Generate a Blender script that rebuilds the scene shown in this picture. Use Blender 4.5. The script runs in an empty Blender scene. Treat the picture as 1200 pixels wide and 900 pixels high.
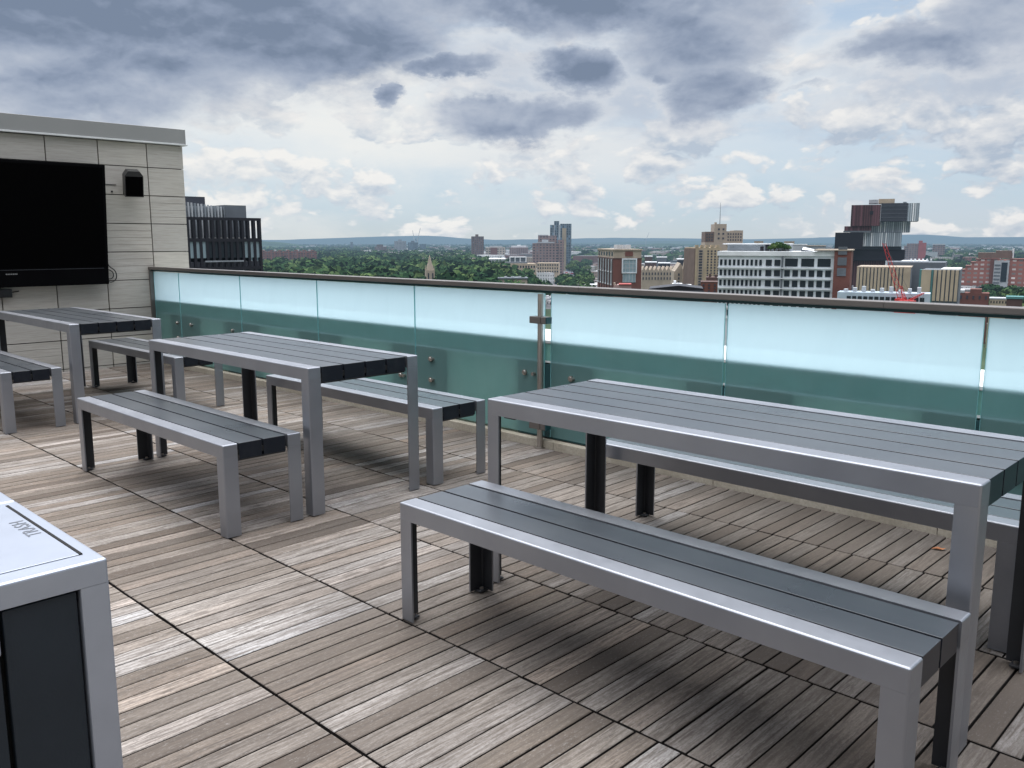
import bpy, bmesh, math, random
import numpy as np
from mathutils import Vector, Matrix
random.seed(7); rng = np.random.default_rng(7)
S = bpy.context.scene; COL = S.collection
R = math.radians

# ------------------------------------------------------------------ camera
F_PX, YAW, PITCH, CAMH = 1021.8, 0.7699, 0.1628, 1.3597
cam_d = bpy.data.cameras.new('camera'); cam = bpy.data.objects.new('camera', cam_d); COL.objects.link(cam)
cam.location = (0, 0, CAMH); cam.rotation_euler = (math.pi/2 - PITCH, 0, YAW)
cam_d.sensor_width = 36; cam_d.lens = F_PX/1200*36; cam_d.clip_start = .05; cam_d.clip_end = 60000
S.camera = cam
FH = Vector((-math.sin(YAW), math.cos(YAW), 0)); RH = Vector((math.cos(YAW), math.sin(YAW), 0))
CF = Vector((FH.x*math.cos(PITCH), FH.y*math.cos(PITCH), -math.sin(PITCH))); CU = RH.cross(CF)
GZ = -45.0    # street level below the terrace

def at(px, py, D):
    """survey helper: world point seen at (px,py) of the 1200x900 photograph, D metres away along the heading"""
    d = RH*((px-600)/F_PX) - CU*((py-450)/F_PX) + CF
    t = D/(d.x*FH.x + d.y*FH.y)
    return Vector((d.x*t, d.y*t, CAMH + d.z*t))
def heading(px, D):
    p = at(px, 282.2, D); p.z = 0; return p

# ------------------------------------------------------------------ materials
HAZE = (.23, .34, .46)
def new_mat(name):
    m = bpy.data.materials.new(name); m.use_nodes = True
    nt = m.node_tree; nt.nodes.clear()
    return m, nt
def N(nt, t, **kw):
    n = nt.nodes.new(t)
    for k, v in kw.items():
        if k == 'inp':
            for a, b in v.items(): n.inputs[a].default_value = b
        else: setattr(n, k, v)
    return n
def L(nt, a, b): nt.links.new(a, b)
def rgba(c): return (c[0], c[1], c[2], 1)
def math_n(nt, op, a, b=None, c=None, clamp=False):
    n = nt.nodes.new('ShaderNodeMath'); n.operation = op; n.use_clamp = clamp
    for i, v in enumerate((a, b, c)):
        if v is None: continue
        if isinstance(v, (int, float)): n.inputs[i].default_value = v
        else: L(nt, v, n.inputs[i])
    return n.outputs[0]
def mix_c(nt, f, a, b, mode='MIX'):
    n = nt.nodes.new('ShaderNodeMix'); n.data_type = 'RGBA'; n.blend_type = mode
    for s, v in ((n.inputs[0], f), (n.inputs[6], a), (n.inputs[7], b)):
        if isinstance(v, (int, float)): s.default_value = v
        elif isinstance(v, tuple): s.default_value = rgba(v)
        else: L(nt, v, s)
    return n.outputs[2]
def ramp(nt, f, stops):
    n = nt.nodes.new('ShaderNodeValToRGB'); e = n.color_ramp.elements
    while len(e) > 1: e.remove(e[-1])
    for i, (p, c) in enumerate(stops):
        if i: q = e.new(p)
        else: q = e[0]; q.position = p
        q.color = rgba(c) if isinstance(c, tuple) else (c, c, c, 1)
    L(nt, f, n.inputs[0]); return n.outputs[0]
def noise(nt, vec, scale, detail=4, rough=.55, dist=0.0):
    n = N(nt, 'ShaderNodeTexNoise', inp={'Scale': scale, 'Detail': detail, 'Roughness': rough, 'Distortion': dist})
    if vec is not None: L(nt, vec, n.inputs['Vector'])
    return n.outputs['Fac']
def mapping(nt, vec, scale=(1, 1, 1), loc=(0, 0, 0)):
    n = N(nt, 'ShaderNodeMapping'); n.inputs['Scale'].default_value = scale; n.inputs['Location'].default_value = loc
    L(nt, vec, n.inputs['Vector']); return n.outputs[0]
def finish(nt, shader, haze=False):
    out = N(nt, 'ShaderNodeOutputMaterial')
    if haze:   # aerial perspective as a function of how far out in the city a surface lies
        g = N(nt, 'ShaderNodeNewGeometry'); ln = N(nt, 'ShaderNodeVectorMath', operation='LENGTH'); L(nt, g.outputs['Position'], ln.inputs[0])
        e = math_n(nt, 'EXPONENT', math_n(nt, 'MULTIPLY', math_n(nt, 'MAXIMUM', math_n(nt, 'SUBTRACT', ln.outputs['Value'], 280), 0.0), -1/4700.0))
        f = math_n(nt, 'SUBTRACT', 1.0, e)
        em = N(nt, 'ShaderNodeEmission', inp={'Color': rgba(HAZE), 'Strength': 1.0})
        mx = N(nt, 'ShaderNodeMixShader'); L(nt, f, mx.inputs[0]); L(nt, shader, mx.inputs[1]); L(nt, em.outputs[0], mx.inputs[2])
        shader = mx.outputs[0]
    L(nt, shader, out.inputs['Surface'])
def bsdf(nt, color, rough=.6, metal=0.0, spec=.5, normal=None):
    b = N(nt, 'ShaderNodeBsdfPrincipled', inp={'Roughness': rough, 'Metallic': metal, 'Specular IOR Level': spec})
    if isinstance(color, tuple): b.inputs['Base Color'].default_value = rgba(color)
    else: L(nt, color, b.inputs['Base Color'])
    if normal is not None: L(nt, normal, b.inputs['Normal'])
    return b
def bump(nt, h, strength=.3, dist=.002):
    n = N(nt, 'ShaderNodeBump', inp={'Strength': strength, 'Distance': dist}); L(nt, h, n.inputs['Height']); return n.outputs[0]

def simple(name, color, rough=.6, metal=0.0, spec=.5, var=.12, scale=6.0, haze=False, bumps=0.0):
    m, nt = new_mat(name); tc = N(nt, 'ShaderNodeTexCoord')
    n = noise(nt, tc.outputs['Object'], scale, 5)
    lo = tuple(c*(1-var) for c in color); hi = tuple(min(1, c*(1+var)) for c in color)
    c = ramp(nt, n, [(.3, lo), (.7, hi)])
    nn = None
    if bumps: nn = bump(nt, noise(nt, tc.outputs['Object'], scale*40, 2), bumps, .001)
    b = bsdf(nt, c, rough, metal, spec, nn); finish(nt, b.outputs[0], haze); return m

M = {}
# powder coat, slightly metallic silver
def make_silver():
    m, nt = new_mat('silver_powder_coat'); tc = N(nt, 'ShaderNodeTexCoord')
    n1 = noise(nt, tc.outputs['Object'], 3.0, 4); n2 = noise(nt, tc.outputs['Object'], 900, 2)
    c = ramp(nt, n1, [(.3, (.262, .274, .303)), (.7, (.308, .320, .350))])
    r = ramp(nt, noise(nt, tc.outputs['Object'], 14, 6, .7), [(.3, .34), (.7, .44)])
    b = bsdf(nt, c, .4, .80, .6, bump(nt, n2, .12, .0006)); L(nt, r, b.inputs['Roughness']); finish(nt, b.outputs[0]); return m
M['silver'] = make_silver()
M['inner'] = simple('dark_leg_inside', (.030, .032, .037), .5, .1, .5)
def make_board(name='charcoal_board'):
    m, nt = new_mat(name); tc = N(nt, 'ShaderNodeTexCoord')
    v = mapping(nt, tc.outputs['Object'], (1.2, 7, 7))
    n1 = noise(nt, v, 1.6, 4, .5); n2 = noise(nt, mapping(nt, tc.outputs['Object'], (30, 400, 400)), 1, 3)
    c = ramp(nt, n1, [(.3, (.026, .032, .040)), (.7, (.035, .042, .050))])
    gq = N(nt, 'ShaderNodeNewGeometry'); sq = N(nt, 'ShaderNodeSeparateXYZ'); L(nt, tc.outputs['Normal'], sq.inputs[0]); c = mix_c(nt, math_n(nt, 'MULTIPLY', math_n(nt, 'SUBTRACT', 1.0, math_n(nt, 'ABSOLUTE', sq.outputs[2])), .9, clamp=True), c, (.009, .011, .016))  # faces off the top coloured darker; along the gaps this paints shade
    sc = noise(nt, mapping(nt, tc.outputs['Object'], (5, 2, 2), (3, 1, 2)), 3, 5, .6, .5)
    c = mix_c(nt, ramp(nt, sc, [(.55, 0.0), (.80, .30)]), c, (.050, .055, .060))
    r = ramp(nt, noise(nt, tc.outputs['Object'], 2.5, 2, .5), [(.3, .26), (.7, .33)])
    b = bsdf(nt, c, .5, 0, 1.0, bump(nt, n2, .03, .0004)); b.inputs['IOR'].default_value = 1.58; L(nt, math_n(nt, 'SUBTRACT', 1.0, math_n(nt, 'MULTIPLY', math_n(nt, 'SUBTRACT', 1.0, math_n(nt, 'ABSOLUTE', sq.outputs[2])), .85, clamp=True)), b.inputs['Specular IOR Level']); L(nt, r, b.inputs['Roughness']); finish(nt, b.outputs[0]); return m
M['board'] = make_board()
M['black'] = simple('black_plastic', (.012, .012, .013), .45)
M['screen'] = simple('dark_screen', (.0012, .0012, .0014), .8, 0, .02, 0)
M['bezel'] = simple('matt_black_bezel', (.0025, .0025, .003), .8, 0, .04)
M['steel'] = simple('stainless_steel', (.42, .39, .36), .28, .9)
M['bronze'] = simple('bronze_anodised_rail', (.175, .160, .150), .36, .6, var=.08, scale=3)
M['darkmetal'] = simple('dark_bracket_metal', (.010, .055, .062), .5, .1)
M['bin_silver'] = simple('bin_silver_paint', (.36, .39, .45), .40, .7, var=.10, scale=5, bumps=.05)
M['bin_dark'] = simple('bin_charcoal_panel', (.010, .015, .021), .5, 0, .35, .15, bumps=.25)
M['gap_black'] = simple('shadow_gap', (.002, .002, .002), .9)
M['label_ink'] = simple('grey_ink', (.11, .12, .14), .6)

def make_concrete(name, c0, c1, sc=3.0, joints=None):
    m, nt = new_mat(name); tc = N(nt, 'ShaderNodeTexCoord')
    a = noise(nt, tc.outputs['Object'], sc, 8, .65); b_ = noise(nt, tc.outputs['Object'], sc*25, 4, .7)
    c = ramp(nt, a, [(.3, c0), (.7, c1)])
    c = mix_c(nt, ramp(nt, b_, [(.35, .35), (.6, 0.0)]), c, tuple(x*.5 for x in c0))
    b = bsdf(nt, c, .85, 0, .3, bump(nt, b_, .4, .002)); finish(nt, b.outputs[0]); return m
M['kerb'] = make_concrete('beige_concrete', (.30, .265, .205), (.44, .40, .33))
M['ledge'] = make_concrete('white_roof_membrane', (.72, .74, .73), (.85, .86, .85), 1.2)
M['knee'] = make_concrete('pale_render', (.60, .78, .60), (.72, .86, .68), 1.4)
M['knee_band'] = simple('grey_green_flashing', (.20, .44, .38), .5, .2)

def make_wood():
    m, nt = new_mat('weathered_hardwood'); 
    tc = N(nt, 'ShaderNodeTexCoord'); at_ = N(nt, 'ShaderNodeAttribute', attribute_name='board'); sep = N(nt, 'ShaderNodeSeparateColor'); L(nt, at_.outputs['Color'], sep.inputs[0])
    r, g, b_ = sep.outputs[0], sep.outputs[1], sep.outputs[2]
    off = N(nt, 'ShaderNodeCombineXYZ'); L(nt, math_n(nt, 'MULTIPLY', r, 37), off.inputs[0]); L(nt, math_n(nt, 'MULTIPLY', g, 53), off.inputs[1]); L(nt, math_n(nt, 'MULTIPLY', b_, 71), off.inputs[2])
    add = N(nt, 'ShaderNodeVectorMath', operation='ADD'); L(nt, tc.outputs['Object'], add.inputs[0]); L(nt, off.outputs[0], add.inputs[1])
    P = add.outputs[0]
    grain = noise(nt, mapping(nt, P, (75, 5.5, 30)), 1.0, 8, .68, .8)
    fine = noise(nt, mapping(nt, P, (420, 26, 200)), 1.0, 6, .72)
    blot = noise(nt, mapping(nt, P, (9, 1.6, 9)), 1.0, 6, .6, 1.2)
    cath = N(nt, 'ShaderNodeTexWave', wave_type='BANDS', bands_direction='X', inp={'Scale': 12, 'Distortion': 5.5, 'Detail': 3, 'Detail Scale': 1.2})
    L(nt, mapping(nt, P, (1.2, .17, 1)), cath.inputs['Vector'])
    # board tone
    tone = ramp(nt, r, [(0, (.075, .058, .045)), (.25, (.155, .128, .103)), (.5, (.245, .217, .190)), (.8, (.355, .330, .305)), (1, (.46, .45, .44))])
    warm = ramp(nt, g, [(.0, (1.0, 1.0, 1.03)), (.5, (1.0, .975, .955)), (.86, (1.03, .94, .88)), (.986, (1.04, .93, .86)), (.995, (1.05, .90, .78)), (1, (1.08, .88, .72))])
    c = mix_c(nt, 1.0, tone, warm, 'MULTIPLY')
    c = mix_c(nt, ramp(nt, grain, [(.38, .88), (.56, 0.0)]), c, (.065, .052, .042))
    c = mix_c(nt, ramp(nt, fine, [(.38, .42), (.54, 0.0)]), c, (.12, .105, .095))
    c = mix_c(nt, ramp(nt, fine, [(.58, 0.0), (.74, .35)]), c, (.42, .40, .385))
    c = mix_c(nt, ramp(nt, blot, [(.30, .62), (.52, 0.0)]), c, (.135, .115, .098))
    speck = noise(nt, mapping(nt, P, (190, 70, 100)), 1.0, 5, .75)
    c = mix_c(nt, ramp(nt, speck, [(.36, .55), (.50, 0.0)]), c, (.09, .076, .066))
    c = mix_c(nt, ramp(nt, speck, [(.56, 0.0), (.70, .45)]), c, (.43, .42, .415))
    c = mix_c(nt, ramp(nt, cath.outputs['Fac'], [(.0, .34), (.35, 0.0)]), c, (.11, .085, .065))
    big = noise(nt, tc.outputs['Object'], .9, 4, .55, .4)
    # timber darker towards the glass side and the right
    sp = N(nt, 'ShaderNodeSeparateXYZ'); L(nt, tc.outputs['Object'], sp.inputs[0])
    dark_drift = math_n(nt, 'MULTIPLY_ADD', math_n(nt, 'MAXIMUM', sp.outputs[0], -5.0), .10, math_n(nt, 'MULTIPLY_ADD', sp.outputs[1], .11, big))
    c = mix_c(nt, ramp(nt, dark_drift, [(.25, 0.0), (.75, .72)]), c, (.070, .058, .050))
    spots = N(nt, 'ShaderNodeTexVoronoi', inp={'Scale': 3.5}); L(nt, mapping(nt, tc.outputs['Object'], (1, .6, 1)), spots.inputs['Vector'])
    c = mix_c(nt, ramp(nt, spots.outputs['Distance'], [(.0, .75), (.045, .35), (.07, 0.0)]), c, (.07, .055, .045))
    # shade of the gaps painted on the open sides of each board
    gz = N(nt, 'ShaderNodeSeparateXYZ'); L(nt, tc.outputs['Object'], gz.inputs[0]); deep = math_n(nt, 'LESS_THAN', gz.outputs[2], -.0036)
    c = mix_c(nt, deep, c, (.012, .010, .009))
    hgt = math_n(nt, 'ADD', math_n(nt, 'MULTIPLY', grain, .7), math_n(nt, 'MULTIPLY', fine, .5))
    b = bsdf(nt, c, .78, 0, .22, bump(nt, hgt, .55, .0022)); finish(nt, b.outputs[0]); return m
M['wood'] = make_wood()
M['dry_leaf'] = simple('dry_leaf', (.30, .11, .04), .7)
M['void'] = simple('dark_void_under_deck', (.006, .005, .005), .95, 0, 0)

def make_stone():
    m, nt = new_mat('veined_stone_cladding'); tc = N(nt, 'ShaderNodeTexCoord'); at_ = N(nt, 'ShaderNodeAttribute', attribute_name='board')
    sep = N(nt, 'ShaderNodeSeparateColor'); L(nt, at_.outputs['Color'], sep.inputs[0])
    off = N(nt, 'ShaderNodeCombineXYZ'); L(nt, math_n(nt, 'MULTIPLY', sep.outputs[0], 17), off.inputs[1]); L(nt, math_n(nt, 'MULTIPLY', sep.outputs[1], 23), off.inputs[2])
    add = N(nt, 'ShaderNodeVectorMath', operation='ADD'); L(nt, tc.outputs['Object'], add.inputs[0]); L(nt, off.outputs[0], add.inputs[1])
    v1 = noise(nt, mapping(nt, add.outputs[0], (1, 1.3, 34)), 1.5, 8, .62, .25)
    v2 = noise(nt, mapping(nt, add.outputs[0], (3, 4, 230)), 1.2, 5, .7, .2)
    c = ramp(nt, v1, [(.22, (.36, .34, .30)), (.42, (.43, .41, .37)), (.6, (.48, .46, .42)), (.8, (.42, .41, .39))])
    c = mix_c(nt, ramp(nt, v2, [(.38, .38), (.55, 0.0)]), c, (.20, .185, .16))
    c = mix_c(nt, 1.0, c, ramp(nt, sep.outputs[2], [(0, (.86, .86, .87)), (1, (1.08, 1.06, 1.03))]), 'MULTIPLY')
    b = bsdf(nt, c, .7, 0, .3, bump(nt, v2, .25, .001)); finish(nt, b.outputs[0]); return m
M['stone'] = make_stone()
M['coping'] = simple('grey_metal_coping', (.26, .262, .258), .5, .3, var=.04, scale=2)
M['coping_edge'] = simple('light_drip_edge', (.6, .61, .61), .4, .3, var=.03)

def make_glass():
    m, nt = new_mat('frosted_green_glass')
    rf = N(nt, 'ShaderNodeBsdfTransparent', inp={'Color': (.60, .85, .84, 1)})
    tr = N(nt, 'ShaderNodeBsdfTranslucent', inp={'Color': (.46, .59, .65, 1)})
    tg = N(nt, 'ShaderNodeTexCoord'); sm = ramp(nt, noise(nt, mapping(nt, tg.outputs['Object'], (2, 1, .7)), 2.2, 8, .7, .8), [(.35, (.38, .74, .69)), (.7, (.50, .88, .83))])
    df = N(nt, 'ShaderNodeBsdfDiffuse'); L(nt, sm, df.inputs['Color'])
    gl = N(nt, 'ShaderNodeBsdfGlossy', inp={'Color': (.9, .95, 1, 1), 'Roughness': .12})
    m1 = N(nt, 'ShaderNodeMixShader', inp={0: .95}); L(nt, rf.outputs[0], m1.inputs[1]); L(nt, tr.outputs[0], m1.inputs[2])
    m2 = N(nt, 'ShaderNodeMixShader', inp={0: .18}); L(nt, m1.outputs[0], m2.inputs[1]); L(nt, df.outputs[0], m2.inputs[2])
    fr = N(nt, 'ShaderNodeFresnel', inp={'IOR': 1.45}); fm = math_n(nt, 'MULTIPLY', fr.outputs[0], .55)
    m3 = N(nt, 'ShaderNodeMixShader'); L(nt, fm, m3.inputs[0]); L(nt, m2.outputs[0], m3.inputs[1]); L(nt, gl.outputs[0], m3.inputs[2])
    finish(nt, m3.outputs[0]); return m
M['glass'] = make_glass()
M['glass_edge'] = simple('green_glass_edge', (.22, .50, .52), .2, 0, .6)

# ------------------------------------------------------------------ mesh helpers
class MB:
    """collects boxes, polygons and tubes into one mesh"""
    def __init__(s): s.bm = bmesh.new(); s.mats = []
    def mi(s, m):
        if m not in s.mats: s.mats.append(m)
        return s.mats.index(m)
    def box(s, lo, hi, m='silver', bev=0.0, sel=None, seg=2, mtx=None):
        i = s.mi(m); (x0, y0, z0), (x1, y1, z1) = lo, hi
        t = bmesh.new()
        vs = [t.verts.new(p) for p in [(x0,y0,z0),(x1,y0,z0),(x1,y1,z0),(x0,y1,z0),(x0,y0,z1),(x1,y0,z1),(x1,y1,z1),(x0,y1,z1)]]
        for f in [(3,2,1,0),(4,5,6,7),(0,1,5,4),(1,2,6,5),(2,3,7,6),(3,0,4,7)]: t.faces.new([vs[k] for k in f])
        if bev:
            es = []
            c = Vector(((x0+x1)/2, (y0+y1)/2, (z0+z1)/2))
            for e in t.edges:
                mid = (e.verts[0].co + e.verts[1].co)/2 - c
                if sel is None or sel(mid): es.append(e)
            if es: bmesh.ops.bevel(t, geom=es, offset=bev, segments=seg, profile=.5, affect='EDGES')
        s._add(t, i, mtx)
    def _add(s, t, i, mtx=None, smooth=False):
        if mtx is not None: t.transform(mtx)
        mp = {}
        for v in t.verts: mp[v] = s.bm.verts.new(v.co)
        for f in t.faces:
            try:
                nf = s.bm.faces.new([mp[v] for v in f.verts]); nf.material_index = i; nf.smooth = smooth
            except ValueError: pass
        t.free()
    def prism(s, pts, z0, z1, m='silver', mtx=None, mat_of=None):
        """extrude a 2-D outline (x,y) from z0 to z1"""
        i = s.mi(m); t = bmesh.new()
        a = [t.verts.new((p[0], p[1], z0)) for p in pts]; b = [t.verts.new((p[0], p[1], z1)) for p in pts]
        t.faces.new(a[::-1]); t.faces.new(b); n = len(pts)
        for k in range(n): t.faces.new([a[k], a[(k+1) % n], b[(k+1) % n], b[k]])
        bmesh.ops.recalc_face_normals(t, faces=t.faces); s._add(t, i, mtx)
    def poly(s, pts, m): 
        i = s.mi(m); f = s.bm.faces.new([s.bm.verts.new(p) for p in pts]); f.material_index = i
    def tube(s, p0, p1, r, m='steel', n=12, r2=None, caps=True):
        i = s.mi(m); p0 = Vector(p0); p1 = Vector(p1); d = p1-p0; t = bmesh.new()
        bmesh.ops.create_cone(t, cap_ends=caps, segments=n, radius1=r, radius2=r if r2 is None else r2, depth=d.length)
        mt = Matrix.Translation((p0+p1)/2) @ d.to_track_quat('Z', 'Y').to_matrix().to_4x4()
        s._add(t, i, mt, True)
    def build(s, name, parent=None):
        me = bpy.data.meshes.new(name); s.bm.to_mesh(me); s.bm.free()
        for k in s.mats: me.materials.append(M[k])
        o = bpy.data.objects.new(name, me); COL.objects.link(o)
        if parent: o.parent = parent
        if any(f.use_smooth for f in me.polygons):
            me.set_sharp_from_angle(angle=R(40))
        return o
def tag(o, label=None, cat=None, group=None, kind=None):
    if label: o['label'] = label
    if cat: o['category'] = cat
    if group: o['group'] = group
    if kind: o['kind'] = kind
    return o
def empty(name, loc, rz=0):
    o = bpy.data.objects.new(name, None); COL.objects.link(o); o.location = loc; o.rotation_euler = (0, 0, rz); return o
def copy_tree(o, parent=None):
    c = o.copy(); COL.objects.link(c); c.parent = parent
    for ch in list(o.children): copy_tree(ch, c)
    return c

# ------------------------------------------------------------------ terrace deck
def quad_mesh(name, verts, faces, mats, attr=None, mat_idx=None):
    me = bpy.data.meshes.new(name)
    verts = np.asarray(verts, np.float32).reshape(-1, 3); faces = np.asarray(faces, np.int32).reshape(-1, 4)
    me.vertices.add(len(verts)); me.vertices.foreach_set('co', verts.ravel())
    me.loops.add(faces.size); me.loops.foreach_set('vertex_index', faces.ravel())
    me.polygons.add(len(faces)); me.polygons.foreach_set('loop_start', np.arange(0, faces.size, 4, dtype=np.int32)); me.polygons.foreach_set('loop_total', np.full(len(faces), 4, np.int32))
    if mat_idx is not None: me.polygons.foreach_set('material_index', np.asarray(mat_idx, np.int32))
    me.update(calc_edges=True); me.polygons.foreach_set('use_smooth', np.zeros(len(faces), bool))
    if attr is not None:   # per face colour -> corner attribute
        ca = me.color_attributes.new('board', 'FLOAT_COLOR', 'CORNER')
        a = np.asarray(attr, np.float32).reshape(-1, 3); a = np.concatenate([a, np.ones((len(a), 1), np.float32)], 1)
        ca.data.foreach_set('color', np.repeat(a, 4, 0).ravel())
    for k in mats: me.materials.append(M[k])
    o = bpy.data.objects.new(name, me); COL.objects.link(o); me.validate(); return o

def soft_box(lo, hi, b):
    """box with chamfered top edges: vertices, quads"""
    (x0, y0, z0), (x1, y1, z1) = lo, hi
    v = [(x0,y0,z0),(x1,y0,z0),(x1,y1,z0),(x0,y1,z0),
         (x0,y0,z1-b),(x1,y0,z1-b),(x1,y1,z1-b),(x0,y1,z1-b),
         (x0+b,y0+b,z1),(x1-b,y0+b,z1),(x1-b,y1-b,z1),(x0+b,y1-b,z1)]
    f = [(0,1,5,4),(1,2,6,5),(2,3,7,6),(3,0,4,7),(4,5,9,8),(5,6,10,9),(6,7,11,10),(7,4,8,11),(8,9,10,11)]
    return v, f
V, Fc, A = [], [], []
ROW0, ROWP, BP = 1.869, .601, .0755
for k in range(-7, 4):
    ya = ROW0 + ROWP*k + .0048; yb = ya + ROWP - .0096
    if k == 3: yb = 4.202
    ph = random.uniform(-.012, .012)
    x = -9.70 + ph
    n = 0
    tile_t = {}
    while x < 2.6:
        w = BP - .0060; tilt = random.uniform(-.0009, .0009)
        if n % 8 == 7: w -= .001
        x += random.uniform(-.0008, .0008); v, f = soft_box((x, ya + random.uniform(-.0015, .0015), -.024), (x+w, yb + random.uniform(-.0015, .0015), random.uniform(-.0022, 0)), .0022)
        base = len(V)
        V += v; Fc += [tuple(base+i for i in q) for q in f]
        tone = min(1, max(0, random.gauss(.50, .25) + tile_t.setdefault(n//8, random.gauss(0, .09)))); rc = (tone, random.random(), random.random())
        A += [rc]*len(f)
        x += BP; n += 1
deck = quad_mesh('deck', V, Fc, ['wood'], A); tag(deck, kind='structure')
mb = MB(); mb.box((-9.8, -2.6, -.30), (2.8, 4.205, -.030), 'void'); o = mb.build('deck_substructure'); tag(o, kind='structure')
mb = MB(); mb.box((-24, -12, GZ), (12, 4.86, -.32), 'kerb'); o = mb.build('terrace_building_slab'); tag(o, kind='structure')

# kerb below the glass
mb = MB()
x = -9.70
while x < 3.3:
    mb.box((x+.002, 4.207, -.30), (x+1.198, 4.30, .052), 'kerb', .004, lambda m: m.z > 0 and abs(m.x) < .5 and m.y < 0); x += 1.2
tag(mb.build('kerb'), kind='structure')
# parapet behind the glass
par = empty('parapet', (0, 4.294, 0)); tag(par, 'low rendered parapet with white top just outside the frosted glass', 'parapet')
mb = MB(); mb.box((-9.7, .02, -.3), (3.3, .30, .575), 'knee'); mb.build('wall', par)
mb = MB(); mb.box((-9.7, -.028, .578), (3.3, .30, .690), 'knee_band'); mb.box((-9.7, -.034, .566), (3.3, -.002, .577), 'ledge'); mb.build('flashing', par)
mb = MB(); mb.box((-9.7, -.0355, .692), (3.3, .53, .712), 'ledge', .004); mb.build('ledge', par)

# ------------------------------------------------------------------ glass balustrade
gaps = [-9.70, -9.09, -7.79, -6.47, -5.155, -3.80, -2.485, -1.18, .13, 1.44, 2.75]
RAILY = 4.20
bal = empty('balustrade', (0, 4.25, 0)); tag(bal, 'frosted glass balustrade with bronze handrail along the terrace edge', 'balustrade')
segs = [(-9.72, -4.06), (-4.058, -3.50), (-3.498, -1.62), (-1.618, 3.2)]
for a, b in segs:
    mb = MB(); mb.box((a, -.045, 1.043), (b, .045, 1.075), 'bronze', .004, lambda m: abs(m.y) > .03 and abs(m.z) > .01)
    mb.box((a, -.012, 1.026), (b, .022, 1.0425), 'darkmetal'); mb.build('rail_segment', bal)
mb = MB(); mb.box((-9.725, -.04, .055), (-9.702, .03, 1.0335), 'bronze', .002); mb.build('wall_channel', bal)
for i in range(9):
    a, b = gaps[i] + .006, gaps[i+1] - .006
    if i == 4: b = -3.826
    if i == 5: a = -3.768
    if i in (5, 6, 7): a += .004 if i > 5 else 0; b -= .004
    if 0 < i < 5: a -= .002
    w = (b-a)/2
    mb = MB(); mb.poly([(-w, 0, 0), (w, 0, 0), (w, 0, .952), (-w, 0, .952)], 'glass'); root = mb.build('glass_panel', bal); root.location = ((a+b)/2, .006, .07)
    for ex in (-w-.0015, w+.0004):
        mb = MB(); mb.box((ex, -.004, .0), (ex+.0011, .004, .95), 'glass_edge'); mb.build('polished_edge', root)
    xs = [(a+.175), (b-.175)] if (b-a) > .8 else [a+.33]
    if i == 0: xs = [-9.17]
    if i == 1: xs = [-8.86, b-.175]
    for q, bx in enumerate(xs):
        for bz in (.482, .323):
            mb = MB(); lx = bx-(a+b)/2
            mb.tube((lx, -.014, bz-.07), (lx, -.001, bz-.07), .019, 'steel', 20); mb.tube((lx, -.02, bz-.07), (lx, -.014, bz-.07), .012, 'steel', 16, .015)
            mb.build('bolt', root)
# steel brackets seen as darker patches through the glass
for cx in [-9.0, -7.79, -6.47, -5.12, -3.745, -2.40, -1.10, .13, 1.44]:
    mb = MB(); mb.box((-.325, 0, .0), (.325, .036, .495), 'darkmetal', .003); root = mb.build('mounting_plate', par); root.location = (cx, -.037, .06)
    for bx in (-.17, .17):
        for bz in (.262, .421):
            mb = MB(); mb.tube((bx, -.026, bz), (bx, -.001, bz), .012, 'steel', 12); mb.build('standoff', root)
# gate post with clamps
mb = MB(); mb.tube((0, 0, .0), (0, 0, 1.021), .019, 'steel', 20); gpst = mb.build('gate_post', bal); gpst.location = (-3.80, -.065, 0)
mb = MB(); mb.tube((0, 0, .001), (0, 0, .008), .034, 'steel', 20); mb.build('base_ring', gpst)
for z in (.152, .852):
    mb = MB(); mb.box((-.078, -.024, z-.023), (.016, .038, z+.023), 'bronze', .004); mb.box((.017, -.020, z-.023), (.060, .034, z+.023), 'bronze', .004)
    mb.box((.0605, -.018, z-.021), (.070, .032, z+.021), 'darkmetal', .001)
    mb.build('clamp', gpst)

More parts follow.
